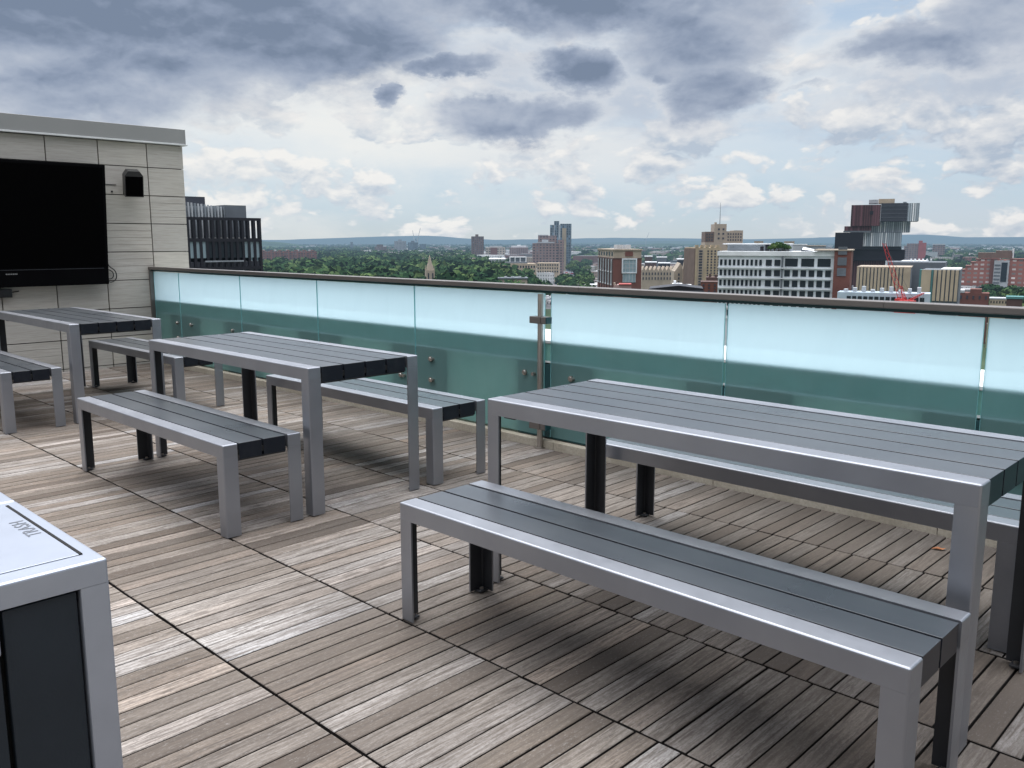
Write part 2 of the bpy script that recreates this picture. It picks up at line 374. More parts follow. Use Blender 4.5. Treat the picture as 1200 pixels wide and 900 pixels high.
# ------------------------------------------------------------------ tables and benches
RH_, FT, LT = .062, .072, .007      # rail height, flange depth, plate thickness
def make_piece(kind, Ln, W, H, nb):
    root = empty(kind, (0, 0, 0)); hx, hy = Ln/2, W/2
    zr = H-RH_
    for sy in (-1, 1):
        y0, y1 = sorted((sy*hy, sy*(hy-FT)))
        mb = MB()
        def sel(m, sy=sy, hx=hx): return (m.z > .01 and (m.y*sy > .01 or abs(m.x) > hx-.02)) or (abs(m.z) < .01 and m.y*sy > .01)
        mb.box((-hx, y0, zr), (hx, y1, H), 'silver', .006, sel, 3); mb.build('side_rail', root)
        for sx in (-1, 1):
            mb = MB(); wl = .062; r = .006
            # angle-section leg: outer web + end plate; shade painted on the inside faces as a dark colour
            pts = [(0, 0)] ; out = []
            for a in range(4): 
                t = math.pi/2*a/3; out.append((r - r*math.cos(t), r - r*math.sin(t)))
            # local u along -x from the end face, v inward from the outer face
            prof = out + [(wl, 0), (wl, LT), (LT+.004, LT), (LT, LT+.004), (LT, FT), (0, FT)]
            P2 = [(sx*(hx-u), sy*(hy-v)) for u, v in prof]
            mb.prism(P2, .004, zr-.0003, 'silver')
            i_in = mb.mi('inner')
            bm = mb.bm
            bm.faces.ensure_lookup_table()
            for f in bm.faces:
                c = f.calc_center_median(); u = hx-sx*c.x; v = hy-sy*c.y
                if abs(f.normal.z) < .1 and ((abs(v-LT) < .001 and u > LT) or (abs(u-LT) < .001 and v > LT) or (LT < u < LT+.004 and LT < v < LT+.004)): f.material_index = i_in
            # foot plate inside the angle
            fx = sorted((sx*(hx-LT-.001), sx*(hx-.042))); fy = sorted((sy*(hy-LT-.001), sy*(hy-.050)))
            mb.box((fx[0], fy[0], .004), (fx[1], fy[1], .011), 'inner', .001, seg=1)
            cx, cy = sx*(hx-.026), sy*(hy-.030)
            mb.tube((cx, cy, 0), (cx, cy, .0039), .014, 'black', 10)
            mb.tube((cx, cy, .0112), (cx, cy, .019), .008, 'steel', 6)
            mb.build('leg', root)
    g = .0110; inner_w = W-2*FT; bw = (inner_w-(nb+1)*g)/nb; y = -hy+FT+g
    for k in range(nb):
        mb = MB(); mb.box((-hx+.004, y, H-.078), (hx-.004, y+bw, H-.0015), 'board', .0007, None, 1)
        mb.box((-hx+.006, y-g-.001, H-.060), (hx-.006, y-.0005, H-.034), 'gap_black') if k else mb.box((-hx+.006, y-g+.0005, H-.058), (hx-.006, y-.0005, H-.034), 'gap_black')  # black filler strips added to paint the shade between boards
        mb.build('seat_board' if kind == 'bench' else 'tabletop_board', root); y += bw+g
    for sx in (-1, 1):
        mb = MB(); a = sx*(hx-.048)
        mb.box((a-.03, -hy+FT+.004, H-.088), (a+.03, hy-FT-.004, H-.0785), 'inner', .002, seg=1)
        mb.build('cross_bar', root)
    return root
TL, TW, TH = 1.781, .692, .75
BL, BW, BH = 1.766, .408, .442
def place(o, px, py, rz, Ln, W):
    # (px,py) is the near right-hand corner
    lx, ly = -Ln/2, W/2
    o.location = (px + lx*math.cos(rz) - ly*math.sin(rz), py + lx*math.sin(rz) + ly*math.cos(rz), 0); o.rotation_euler = (0, 0, rz)
t0 = make_piece('outdoor_table', TL, TW, TH, 4)
tabs = [(-.632, 2.362, .008, 'nearest silver framed table with grey boards, at the right side of the photo'),
        (-3.622, 2.313, .002, 'middle silver framed table with grey boards, between the other two tables'),
        (-6.814, 2.332, -.002, 'farthest silver framed table with grey boards, in front of the television')]
for i, (a, b, r, lb) in enumerate(tabs):
    o = t0 if i == 0 else copy_tree(t0); place(o, a, b, r, TL, TW); tag(o, lb, 'table', 'silver and charcoal outdoor tables')
b0 = make_piece('bench', BL, BW, BH, 2)
bens = [(-.608, 1.872, 0, 'nearest bench with charcoal boards, in the foreground before the big right table'),
        (-.708, 3.100, 0, 'bench mostly hidden behind the nearest table, along the glass'),
        (-3.624, 1.853, 0, 'bench on the camera side of the middle table'),
        (-3.614, 3.097, -.001, 'bench on the glass side of the middle table'),
        (-6.802, 1.845, -.003, 'bench cut by the left edge, before the farthest table'),
        (-6.709, 3.066, .004, 'bench on the glass side of the farthest table, near the stone wall')]
for i, (a, b, r, lb) in enumerate(bens):
    o = b0 if i == 0 else copy_tree(b0); place(o, a, b, r, BL, BW); tag(o, lb, 'bench', 'benches beside the outdoor tables')

mb = MB(); lp = [(0, 0), (.012, .006), (.03, .012), (.05, .004), (.062, -.004), (.045, -.014), (.02, -.012)]
for q in range(len(lp)-2): mb.poly([(0, 0, .001), (lp[q+1][0], lp[q+1][1], .004+.004*(q % 2)), (lp[q+2][0], lp[q+2][1], .003+.005*((q+1) % 2))], 'dry_leaf')
o = mb.build('fallen_leaf'); o.location = (-1.25, 3.98, .001); o.rotation_euler = (0, 0, .6); tag(o, 'small curled orange brown leaf on the deck near the kerb', 'leaf')
# ------------------------------------------------------------------ litter bins
def make_bin():
    root = empty('litter_bin', (0, 0, 0)); X, Y, H = .411, .50, .90
    # local: x from -X..0, y from -Y..0 ; (0,0) is the near right corner
    mb = MB(); mb.box((-X+.012, -Y+.012, .05), (-.030, -.006, H-.045), 'bin_silver', .002)
    mb.box((-.0295, -Y+.03, .09), (-.0285, -.03, H-.05), 'gap_black'); mb.build('body', root)
    # frame on the +x side around the door
    mb = MB()
    mb.box((-.028, -.041, .03), (0, 0, H-.040), 'bin_silver', .003, lambda m: m.x > .01 and abs(m.z) < .05); mb.box((-.028, -Y, .03), (0, -Y+.041, H-.040), 'bin_silver', .003, lambda m: m.x > .01 and abs(m.z) < .05)
    mb.box((-.028, -Y+.0415, .03), (-.0005, -.0415, .085), 'bin_silver', .002)
    mb.build('front_frame', root)
    mb = MB(); mb.box((-X, -Y, H-.0395), (0, 0, H-.0025), 'bin_silver', .004, lambda m: m.z > 0 or abs(m.z) < .01, 3)
    # raised edge lips of the lid
    mb.build('top', root)
    mb = MB(); mb.box((-X+.026, -.0235-.42, H-.0022), (-.040, -.0255, H-.0009), 'bin_silver', .0005); mb.build('lid', root)
    mb = MB(); mb.box((-X+.026, -.0250, H-.0022), (-.040, -.0205, H-.0005), 'gap_black'); mb.build('slot', root)
    mb = MB(); mb.box((-.022, -.1425, .09), (-.006, -.0445, H-.044), 'bin_dark', .002); mb.build('side_panel', root)
    mb = MB(); mb.box((-.022, -Y+.045, .09), (-.006, -.1500, H-.044), 'bin_dark', .002); d = mb.build('door', root)
    mb = MB(); mb.box((-.0055, -.175, .800), (.012, -.152, .835), 'bin_silver', .003); mb.build('handle', d)
    for fx in (-X+.03, -.03):
        for fy in (-Y+.03, -.03):
            mb = MB(); mb.tube((fx, fy, 0), (fx, fy, .049), .016, 'black', 10); mb.build('foot', root)
    return root
bn = make_bin(); bn.location = (-1.286, .467, 0)
tag(bn, 'silver litter bin lettered TRASH with a charcoal side panel, in the near corner', 'bin', 'litter bins')
cu = bpy.data.curves.new('lettering', 'FONT'); cu.body = 'TRASH'; cu.size = .031; cu.extrude = .0002; cu.space_character = 1.08
tx = bpy.data.objects.new('lettering', cu); COL.objects.link(tx); tx.parent = bn; cu.materials.append(M['label_ink'])
tx.rotation_euler = (0, 0, math.pi); tx.location = (-1.462+1.286, .436-.467, .8996)
bn2 = copy_tree(bn); bn2.location = (-1.286-.414, .467, 0)
tag(bn2, 'second silver litter bin, standing behind the one lettered TRASH', 'bin', 'litter bins')
for ch in list(bn2.children):
    if ch.type == 'FONT': bpy.data.objects.remove(ch)

# ------------------------------------------------------------------ stone wall with television
WX = -9.72
wl = empty('stone_wall', (WX, 0, 0)); tag(wl, 'pale grey veined stone clad wall carrying the television', 'wall')
mb = MB(); mb.box((-5, -9, -.3), (-.024, 4.668, 2.41), 'gap_black'); mb.build('core', wl)
V, Fc, A = [], [], []
ye = [4.69, 4.275]; 
while ye[-1] > -8.4: ye.append(ye[-1] - .5185)
ze = [.02 + .305*k for k in range(8)] + [2.41]
for ci in range(len(ye)-1):
    for zi in range(-1, len(ze)-1):
        za, zb = (-.05, .02) if zi < 0 else (ze[zi], ze[zi+1])
        split = ((ci*7 + zi*5) % 4 == 1 and zi >= 0 and zi < 7) or (ci, zi) in ((0, 5), (1, 4), (1, 3), (2, 3), (1, 0), (2, 1))
        if (ci, zi) in ((0, 6), (0, 4), (1, 6), (1, 5), (2, 2), (1, 2)): split = False
        strips = [(za, zb)] if not split else [(za+(zb-za)*q/4, za+(zb-za)*(q+1)/4) for q in range(4)]
        rc = (random.random(), random.random(), random.random()*.8 + (.2 if split else 0))
        for q, (a, b) in enumerate(strips):
            g0 = .0045 if q == 0 else .0012; g1 = .0045 if q == len(strips)-1 else .0012
            lo = (-.022, ye[ci+1]+.0055, a+g0); hi = (0, ye[ci]-.0055, b-g1)
            base = len(V); (x0, y0, z0), (x1, y1, z1) = lo, hi; c = .0006
            V += [(x0,y0,z0),(x0,y1,z0),(x0,y1,z1),(x0,y0,z1),(x1-c,y0,z0),(x1-c,y1,z0),(x1-c,y1,z1),(x1-c,y0,z1),(x1,y0+c,z0+c),(x1,y1-c,z0+c),(x1,y1-c,z1-c),(x1,y0+c,z1-c)]
            fs = [(0,1,5,4),(1,2,6,5),(2,3,7,6),(3,0,4,7),(4,5,9,8),(5,6,10,9),(6,7,11,10),(7,4,8,11),(8,9,10,11)]
            Fc += [tuple(base+i for i in q2) for q2 in fs]; A += [rc]*9
cl = quad_mesh('cladding', V, Fc, ['stone'], A); cl.parent = wl
V, Fc, A = [], [], []   # return face at the end of the wall, over the drop
for zi in range(len(ze)-1):
    for k in range(8):
        x1 = -.024 - .6*k; x0 = x1-.594; base = len(V)
        V += [(x0, 4.69, ze[zi]+.003), (x1, 4.69, ze[zi]+.003), (x1, 4.69, ze[zi+1]-.003), (x0, 4.69, ze[zi+1]-.003)]
        Fc.append((base, base+1, base+2, base+3)); A.append((random.random(), random.random(), random.random()))
cl = quad_mesh('return_cladding', V, Fc, ['stone'], A); cl.parent = wl
mb = MB(); mb.box((-5, -9, 2.432), (.035, 4.715, 2.59), 'coping', .003); mb.build('coping', wl)
mb = MB(); mb.box((-5, -9, 2.413), (.046, 4.728, 2.431), 'coping_edge', .002); mb.build('drip_edge', wl)

tv = empty('television', (WX+.01, 0, .915)); tv.rotation_euler = (0, R(5.5), 0); tag(tv, 'large black flat television mounted on the stone wall', 'television')
TY0, TY1, TZ0, TZ1 = 1.50, 3.725, 0.0, 1.235
mb = MB(); mb.box((.05, TY0, TZ0), (.115, TY1, TZ1), 'bezel', .006); mb.build('casing', tv)
mb = MB(); mb.box((.1155, TY0+.03, TZ0+.19), (.118, TY1-.03, TZ1-.03), 'screen'); mb.build('screen', tv)
mb = MB(); mb.box((.1155, TY0+.012, TZ0+.168), (.1165, TY1-.05, TZ0+.173), 'inner'); mb.build('lower_trim', tv)
mb = MB()
for q in range(7): mb.box((.1155, 2.735+.0155*q, TZ0+.125), (.1162, 2.735+.0155*q+.010, TZ0+.136), 'coping')
mb.build('maker_mark', tv)
mb = MB(); mb.box((-.02, 2.2, .35), (.0495, 3.0, .85), 'black', .003); mb.build('wall_mount', tv)
jb = MB(); jb.box((0, 0, 0), (.06, .20, .085), 'black', .006); jb.tube((.03, .2005, .05), (.03, .27, .06), .006, 'black', 8)
o = jb.build('junction_box'); o.location = (WX+.002, 2.60, .80); tag(o, 'small black junction box on the wall under the television', 'junction box')
# cable loop beside the television
cv = bpy.data.curves.new('cable', 'CURVE'); cv.dimensions = '3D'; cv.bevel_depth = .0055; cv.bevel_resolution = 2
for pts in ([(.06, 3.731, 1.30), (.05, 3.745, 1.15), (.03, 3.765, 1.08), (.03, 3.83, 1.06), (.03, 3.855, .98), (.03, 3.82, .92), (.03, 3.76, .915), (.05, 3.73, .94)],
            [(.05, 3.731, .96), (.03, 3.79, .945), (.03, 3.83, .99), (.03, 3.80, 1.05), (.04, 3.735, 1.06)]):
    sp = cv.splines.new('NURBS'); sp.points.add(len(pts)-1); sp.use_endpoint_u = True; sp.order_u = 4
    for i, p in enumerate(pts): sp.points[i].co = (*p, 1)
cv.materials.append(M['black']); o = bpy.data.objects.new('cable', cv); COL.objects.link(o); o.location = (WX, 0, 0)
tag(o, 'thin black cable looped at the lower corner of the television', 'cable')

sk = empty('wall_speaker', (WX+.10, 4.05, 1.985)); sk.rotation_euler = (0, R(13), R(-14)); tag(sk, 'black outdoor loudspeaker tilted down on the stone wall', 'speaker')
mb = MB(); t = []
hw, hh, dp = .092, .135, .15
out = [(-hw, -hh), (hw, -hh), (hw, hh-.05), (hw-.035, hh), (-hw+.035, hh), (-hw, hh-.05)]
mb.prism(out, 0, dp, 'black', Matrix(((0, 0, 1, 0), (1, 0, 0, 0), (0, 1, 0, 0), (0, 0, 0, 1)))); mb.build('cabinet', sk)
mb = MB(); mb.box((dp+.0005, -hw+.008, -hh+.01), (dp+.006, hw-.008, hh-.055), 'screen', .003); mb.build('grille', sk)
mb = MB(); mb.box((-.09, -.03, -.04), (-.0005, .03, .04), 'black', .004); mb.build('bracket', sk)
mb = MB(); mb.box((0, -.06, 0), (.006, .06, .006), 'inner'); mb.tube((.0, .01, -.07), (.01, .01, -.07), .010, 'black', 10); o = mb.build('cable_anchor'); o.location = (WX+.001, 3.86, 1.95)
tag(o, 'tiny dark fixing on the stone between television and speaker', 'fixing')

def to_mesh(o):
    me = bpy.data.meshes.new_from_object(o.evaluated_get(bpy.context.evaluated_depsgraph_get())); n = bpy.data.objects.new('tmp', me); COL.objects.link(n)
    n.parent = o.parent; n.matrix_basis = o.matrix_basis.copy()
    for k in o.keys(): n[k] = o[k]
    nm = o.name; bpy.data.objects.remove(o); n.name = nm; return n
bpy.context.view_layer.update()
for o in [o for o in COL.objects if o.type in ('FONT', 'CURVE')]: to_mesh(o)
# ================================================================== THE CITY
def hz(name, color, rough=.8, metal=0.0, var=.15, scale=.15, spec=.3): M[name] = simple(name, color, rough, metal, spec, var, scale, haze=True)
hz('c_brick', (.15, .062, .050)); hz('c_brick_dark', (.085, .05, .045)); hz('c_brown', (.15, .105, .085)); hz('c_beige', (.40, .32, .22)); hz('c_stone', (.36, .30, .24))
hz('c_white', (.62, .66, .70), .6); hz('c_grey', (.22, .245, .27)); hz('c_lightgrey', (.40, .42, .44)); hz('c_black', (.014, .014, .020), .4); hz('c_dark', (.045, .048, .062), .5)
hz('c_glass', (.018, .026, .034), .25, spec=.3); hz('c_glass_light', (.22, .30, .34), .2, spec=.8); hz('c_maroon', (.10, .045, .05), .6); hz('c_red', (.33, .075, .07)); hz('c_pink', (.32, .22, .21))
hz('c_silver', (.40, .44, .48), .3, .4); hz('c_teal', (.08, .20, .20)); hz('c_roofwhite', (.70, .72, .74), .7); hz('c_cranered', (.50, .05, .05), .5); hz('c_slate', (.12, .135, .155)); hz('c_bluewhite', (.42, .50, .58), .5)
hz('c_greenroof', (.25, .33, .28)); hz('c_tan', (.42, .34, .25)); hz('c_trunk', (.08, .06, .045)); hz('c_orange', (.6, .22, .08))

def facade_mat(name, wall, glass, px, pz, fx=.55, fz=.5, off=(0, 0)):
    """far facade: rows of window openings worked into the wall surface"""
    m, nt = new_mat(name); tc = N(nt, 'ShaderNodeTexCoord'); sp = N(nt, 'ShaderNodeSeparateXYZ'); L(nt, tc.outputs['Object'], sp.inputs[0])
    g = N(nt, 'ShaderNodeNewGeometry'); 
    hx = math_n(nt, 'ADD', sp.outputs[0], sp.outputs[1])
    fu = math_n(nt, 'FRACT', math_n(nt, 'MULTIPLY_ADD', hx, 1/px, 50.0+off[0])); fv = math_n(nt, 'FRACT', math_n(nt, 'MULTIPLY_ADD', sp.outputs[2], 1/pz, 50.0+off[1]))
    a = math_n(nt, 'LESS_THAN', math_n(nt, 'ABSOLUTE', math_n(nt, 'SUBTRACT', fu, .5)), fx/2); b = math_n(nt, 'LESS_THAN', math_n(nt, 'ABSOLUTE', math_n(nt, 'SUBTRACT', fv, .5)), fz/2)
    f = math_n(nt, 'MULTIPLY', a, b)
    cell = N(nt, 'ShaderNodeTexWhiteNoise', noise_dimensions='2D'); cb = N(nt, 'ShaderNodeCombineXYZ')
    L(nt, math_n(nt, 'FLOOR', math_n(nt, 'MULTIPLY_ADD', hx, 1/px, 50.0+off[0])), cb.inputs[0]); L(nt, math_n(nt, 'FLOOR', math_n(nt, 'MULTIPLY_ADD', sp.outputs[2], 1/pz, 50.0+off[1])), cb.inputs[1]); L(nt, cb.outputs[0], cell.inputs['Vector'])
    gc = ramp(nt, cell.outputs['Value'], [(0, tuple(x*.5 for x in glass)), (.7, glass), (1, tuple(min(1, x*3.0) for x in glass))])
    wn = ramp(nt, noise(nt, tc.outputs['Object'], .12, 5), [(.3, tuple(x*.85 for x in wall)), (.7, tuple(x*1.12 for x in wall))])
    up = N(nt, 'ShaderNodeSeparateXYZ'); L(nt, g.outputs['Normal'], up.inputs[0]); side = math_n(nt, 'LESS_THAN', math_n(nt, 'ABSOLUTE', up.outputs[2]), .5)
    c = mix_c(nt, math_n(nt, 'MULTIPLY', f, side), wn, gc)
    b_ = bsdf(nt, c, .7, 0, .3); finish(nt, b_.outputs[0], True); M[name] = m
facade_mat('f_brick', (.21, .085, .065), (.05, .05, .055), 4.2, 3.2)
facade_mat('f_brown', (.15, .10, .09), (.05, .055, .065), 3.4, 3.0, .5, .55)
facade_mat('f_pinkbrown', (.24, .17, .16), (.06, .065, .075), 4.0, 3.3, .5, .5)
facade_mat('f_beige', (.36, .31, .26), (.07, .07, .075), 5, 4.2, .5, .5)
facade_mat('f_stone', (.36, .30, .24), (.05, .05, .05), 3.6, 4.0, .4, .5)
facade_mat('f_glass', (.16, .20, .23), (.05, .08, .11), 3.0, 3.4, .7, .8)
facade_mat('f_grey', (.30, .31, .33), (.08, .09, .10), 3.6, 3.4, .5, .5)
facade_mat('f_red', (.34, .09, .085), (.10, .045, .05), 5.0, 3.0, .35, .5)
facade_mat('f_redstep', (.30, .12, .095), (.30, .27, .26), 4.0, 3.1, .58, .42)
facade_mat('f_mesh', (.20, .23, .26), (.40, .46, .51), 1.1, 40, .45, .92)
facade_mat('f_darkfin', (.085, .038, .042), (.05, .022, .027), 1.3, 40, .5, .96)

def bframe(pxL, pxR, D, tilt=0.0):
    """ground frame of a building whose front runs from pxL to pxR at distance D; tilt turns the right end away (deg). Returns origin, rz, width"""
    p = heading(pxL, D); q = heading(pxR, D)
    mid = (p+q)/2; vd = mid.normalized(); fr = Vector((vd.y, -vd.x, 0))           # square to the sight line, running rightwards
    fr = Matrix.Rotation(R(tilt), 3, 'Z') @ fr
    qd = q.normalized()                                                            # meet the ray through the right end
    # p + t*fr = s*qd
    det = fr.x*(-qd.y) - fr.y*(-qd.x); t = (-p.x*(-qd.y) - (-p.y)*(-qd.x))/det
    return p, math.atan2(fr.y, fr.x), t
def top_z(px, py, D): return at(px, py, D).z

class B:
    """one building: an Empty at street level; local x along the front, y away, z up from the street"""
    def __init__(s, name, label, cat, pxL, pxR, D, tilt=0.0, group=None):
        p, rz, w = bframe(pxL, pxR, D, tilt); s.w = w; s.D = D; s.wn = 0; s.over = None
        s.root = empty(name, (p.x, p.y, GZ), rz); tag(s.root, label, cat, group); s.pxL = pxL; s.pxR = pxR
    def z(s, py): return top_z((s.pxL+s.pxR)/2, py, s.D) - GZ
    def x(s, px): return s.w*(px-s.pxL)/(s.pxR-s.pxL)
    def part(s, name, m, x0, x1, y0, y1, z0, z1, parent=None):
        mb = MB(); mb.box((x0, y0, z0), (x1, y1, z1), m); return mb.build(name, parent or s.root)
    def windows(s, x0, x1, z0, z1, nx, nz, fx=.6, fz=.55, m='c_glass', side='front', y=0.0, cap=96, name='window'):
        """each window a mesh of its own, sharing one mesh; set 0.15 m proud of the wall line"""
        dx, dz = (x1-x0)/nx, (z1-z0)/nz; key = None
        mb = MB(); w, h = dx*fx, dz*fz
        if side == 'front': mb.box((-w/2, -.18, -h/2), (w/2, -.03, h/2), m)
        else: mb.box((.03 if side == 'right' else -.18, -w/2, -h/2), (.18 if side == 'right' else -.03, w/2, h/2), m)
        first = None; rest = []
        for j in range(nz):
            for i in range(nx):
                a, c = x0+dx*(i+.5), z0+dz*(j+.5)
                pos = (a, y, c) if side == 'front' else (y, a, c)
                if s.wn < cap:
                    if first is None: o = first = mb.build(name, s.root)
                    else: o = first.copy(); COL.objects.link(o)
                    o.location = pos; s.wn += 1
                else: rest.append(pos)
        if rest:
            mb2 = MB()
            for a, b, c in rest:
                if side == 'front': mb2.box((a-w/2, b-.18, c-h/2), (a+w/2, b-.03, c+h/2), m)
                else: mb2.box((a+(.03 if side == 'right' else -.18), b-w/2, c-h/2), (a+(.18 if side == 'right' else -.03), b+w/2, c+h/2), m)
            o = mb2.build(name, s.root); o['kind'] = 'stuff'

# --- dark tower beside the stone wall
b = B('apartment_tower', 'near black apartment tower with tall fins, beyond the stone wall', 'building', 190, 305, 300, 24)
zt = b.z(257); W = b.w
b.part('wall', 'c_dark', 0, W, .5, 26, 0, zt-14.5)
b.part('roof_deck', 'c_dark', 0, W, .5, 26, zt-6.6, zt-6.2)
b.part('recessed_storey', 'c_glass', .5, W*.885, 1.6, 25, zt-14.4, zt-6.7)
n = 17
for i in range(n):
    x0 = W*i/(n-1); mb = MB(); mb.box((x0-.45, -.3, 0), (x0+.45, 1.4, zt), 'c_black'); mb.build('fin', b.root)
b.part('parapet_beam', 'c_black', -.5, W+.5, -.32, 1.42, zt+.01, zt+1.0)
for k in range(3):
    b.part('storey_beam', 'c_black', -.5, W+.5, -.31, 1.3, zt-7.5-9.9*k, zt-6.5-9.9*k)
for i in range(n-1):
    xa = W*(i+.5)/(n-1)
    for lv in range(4):
        za = zt-13.5-9.9*lv+.3
        if lv == 0: m_ = 'c_glass_light' if i in (4, 5, 6, 13, 14, 15) else 'c_glass'
        else: m_ = 'c_glass' if (i+lv) % 5 else 'c_dark'
        mb = MB(); mb.box((xa-.85, .2, za if lv == 0 else za-3.2), (xa+.85, .42, za+5.9), m_); mb.build('window', b.root)
for k in range(4): b.part('balcony', 'c_grey', W*.40, W*.80, -.9, -.33, zt-14.6-3.6*k, zt-14.1-3.6*k)
pz = b.z(233) 
b.part('screen_wall', 'c_slate', W*.70, W*.93, 5, 19, zt-6.1, pz-1.2)
for i in range(22):
    xx = W*(.0+.70*i/21); mb = MB(); mb.box((xx-.22, 5, zt-6.1), (xx+.22, 5.8, pz+.6-.12*i), 'c_lightgrey' if i % 3 else 'c_grey'); mb.build('louvre_post', b.root)
b.part('plant_room', 'c_grey', 0, W*.69, 6.2, 18, zt-6.1, pz-1.8)
b.part('lift_overrun', 'c_dark', W*.2, W*.55, 9, 15, pz-1.75, pz+1.6)

# --- long brick apartments
b = B('apartment_block', 'long red brick apartment block beyond the park trees', 'building', 304, 371, 1300, 6)
b.part('wall', 'f_brick', 0, b.w, 0, 16, 0, b.z(294.5))
for i in range(7): b.part('bay', 'f_brick', b.w*(i+.2)/7, b.w*(i+.6)/7, -3, -.05, 0, b.z(293.2))
for i in range(5): b.part('roof_housing', 'c_lightgrey', b.w*(i+.3)/5, b.w*(i+.45)/5, 4, 9, b.z(294.5)+.05, b.z(292.6))

# --- steeple
b = B('church_steeple', 'pale stone church steeple rising in front of the park trees', 'steeple', 499, 509, 560, 10)
W = b.w; zb, zs, zt = b.z(327), b.z(317), b.z(299)
b.part('tower', 'c_stone', 0, W, 0, W, 0, zs)
b.windows(0, W, zb-3, zs, 2, 1, .3, .6, 'c_dark')
mb = MB(); mb.tube((W/2, W/2, zs+.01), (W/2, W/2, zt), W*.46, 'c_stone', 8, .15); mb.build('spire', b.root)
for sx in (.08, .92):
    for sy in (.08, .92):
        mb = MB(); mb.tube((W*sx, W*sy, zs+.01), (W*sx, W*sy, zs+3.6), .5, 'c_stone', 6, .05); mb.build('pinnacle', b.root)
mb = MB(); mb.box((W/2-.08, W/2-.08, zt), (W/2+.08, W/2+.08, zt+1.6), 'c_greenroof'); mb.box((W/2-.5, W/2-.07, zt+.9), (W/2+.5, W/2+.07, zt+1.05), 'c_greenroof'); mb.build('cross', b.root)

def tower(name, label, pxL, pxR, py, D, m, depth=18, tilt=0, cat='building', group=None, roof=None):
    b = B(name, label, cat, pxL, pxR, D, tilt, group); z1 = b.z(py)
    b.part('wall', m, 0, b.w, 0, depth, 0, z1)
    if roof: b.part('roof_housing', roof, b.w*.3, b.w*.62, depth*.3, depth*.7, z1+.02, z1+min(5, .06*z1+1.5))
    return b, z1
tower('water_tower_block', 'slim grey tower standing alone on the far wooded horizon', 410.5, 413.5, 283.5, 3400, 'c_slate', 9)
b, z1 = tower('brick_block', 'dark brick block with stepped roof behind the park woodland', 439, 453, 289, 2100, 'f_brown', 25)
b.part('upper_storeys', 'f_brown', b.w*.15, b.w*.7, 4, 20, z1+.02, b.z(286.5))
b, z1 = tower('office_block', 'pale grey twin slab office left of the two cranes', 462, 476, 282.5, 2300, 'f_grey', 25, roof='c_grey')
b, z1 = tower('unfinished_tower', 'dark unfinished tower under the two construction cranes', 478, 490, 284, 2300, 'f_glass', 25, roof='c_slate')
b, z1 = tower('office_block', 'small blue grey block just right of the construction cranes', 491.5, 499, 285.8, 2500, 'f_glass', 25)
def crane(label, px, py_top, D, ang, m='c_lightgrey'):
    p = heading(px, D); root = empty('tower_crane', (p.x, p.y, GZ), YAW); tag(root, label, 'crane', 'tower cranes on the horizon')
    zt = top_z(px, py_top, D) - GZ; base = zt*.62
    mb = MB(); mb.box((-.8, -.8, 0), (.8, .8, base), m); mb.build('mast', root)
    mb = MB(); hj = zt-base; mb.tube((0, 0, base), (hj*math.tan(R(ang)), 0, zt), .8, m, 4, .5); mb.build('jib', root)
    mb = MB(); mb.box((-5*math.copysign(1, ang)-1.5, -1, base), (-5*math.copysign(1, ang)+1.5, 1, base+2), 'c_slate'); mb.build('counterweight', root)
    return root
crane('grey tower crane with jib leaning left, above the unfinished tower', 485.5, 270, 2320, -8)
crane('grey tower crane with jib leaning right, above the unfinished tower', 489.5, 267, 2320, 14)
crane('thin far crane left of the wooded hill', 757, 272, 3500, 22)

# brown high-rise
b, z1 = tower('residential_tower', 'slender dark brown residential tower standing alone', 553.5, 567, 277, 1500, 'f_brown', 20, 4)
b.part('lift_housing', 'c_brown', b.w*.3, b.w*.55, 5, 12, z1+.02, b.z(274.6))
for i in range(1): b.part('corner_strip', 'c_brick_dark', -.6, -.03, 0, 20, 0, z1)
b, z1 = tower('office_block', 'wide tan and brown block right of the slender tower', 569, 592, 290, 1600, 'f_beige', 30)
b.part('roof_plant', 'c_lightgrey', b.w*.2, b.w*.85, 5, 20, z1+.02, b.z(288.3)); b.part('brick_panel', 'c_brick', b.w*.25, b.w*.6, -.6, -.05, 0, z1*.99)
b, z1 = tower('office_block', 'wide grey brown block with pale roof plant', 597, 619, 290, 1600, 'f_pinkbrown', 30)
b.part('roof_plant', 'c_roofwhite', b.w*.1, b.w*.9, 5, 20, z1+.02, b.z(288)); b.part('roof_plant_box', 'c_roofwhite', b.w*.4, b.w*.6, 8, 16, b.z(288)+.02, b.z(287))
# glass towers
b, z1 = tower('glass_tower', 'tall blue glass high-rise with stepped crown, left of its twin', 644.5, 656, 263.5, 1250, 'f_glass', 20)
b.part('crown', 'f_glass', b.w*.4, b.w*.93, 3, 15, z1+.02, b.z(259)); b.part('pale_fin', 'c_lightgrey', b.w*.38, b.w*.46, -.5, -.03, 0, z1); b.part('pale_fin', 'c_lightgrey', b.w*.88, b.w*.96, -.5, -.03, 0, z1)
b, z1 = tower('glass_tower', 'tall blue glass high-rise with a beige strip, right of its twin', 656.3, 669.5, 262.2, 1280, 'f_glass', 20)
b.part('beige_wing', 'c_beige', b.w*.18, b.w*.55, -3, -.03, 0, b.z(267.5))
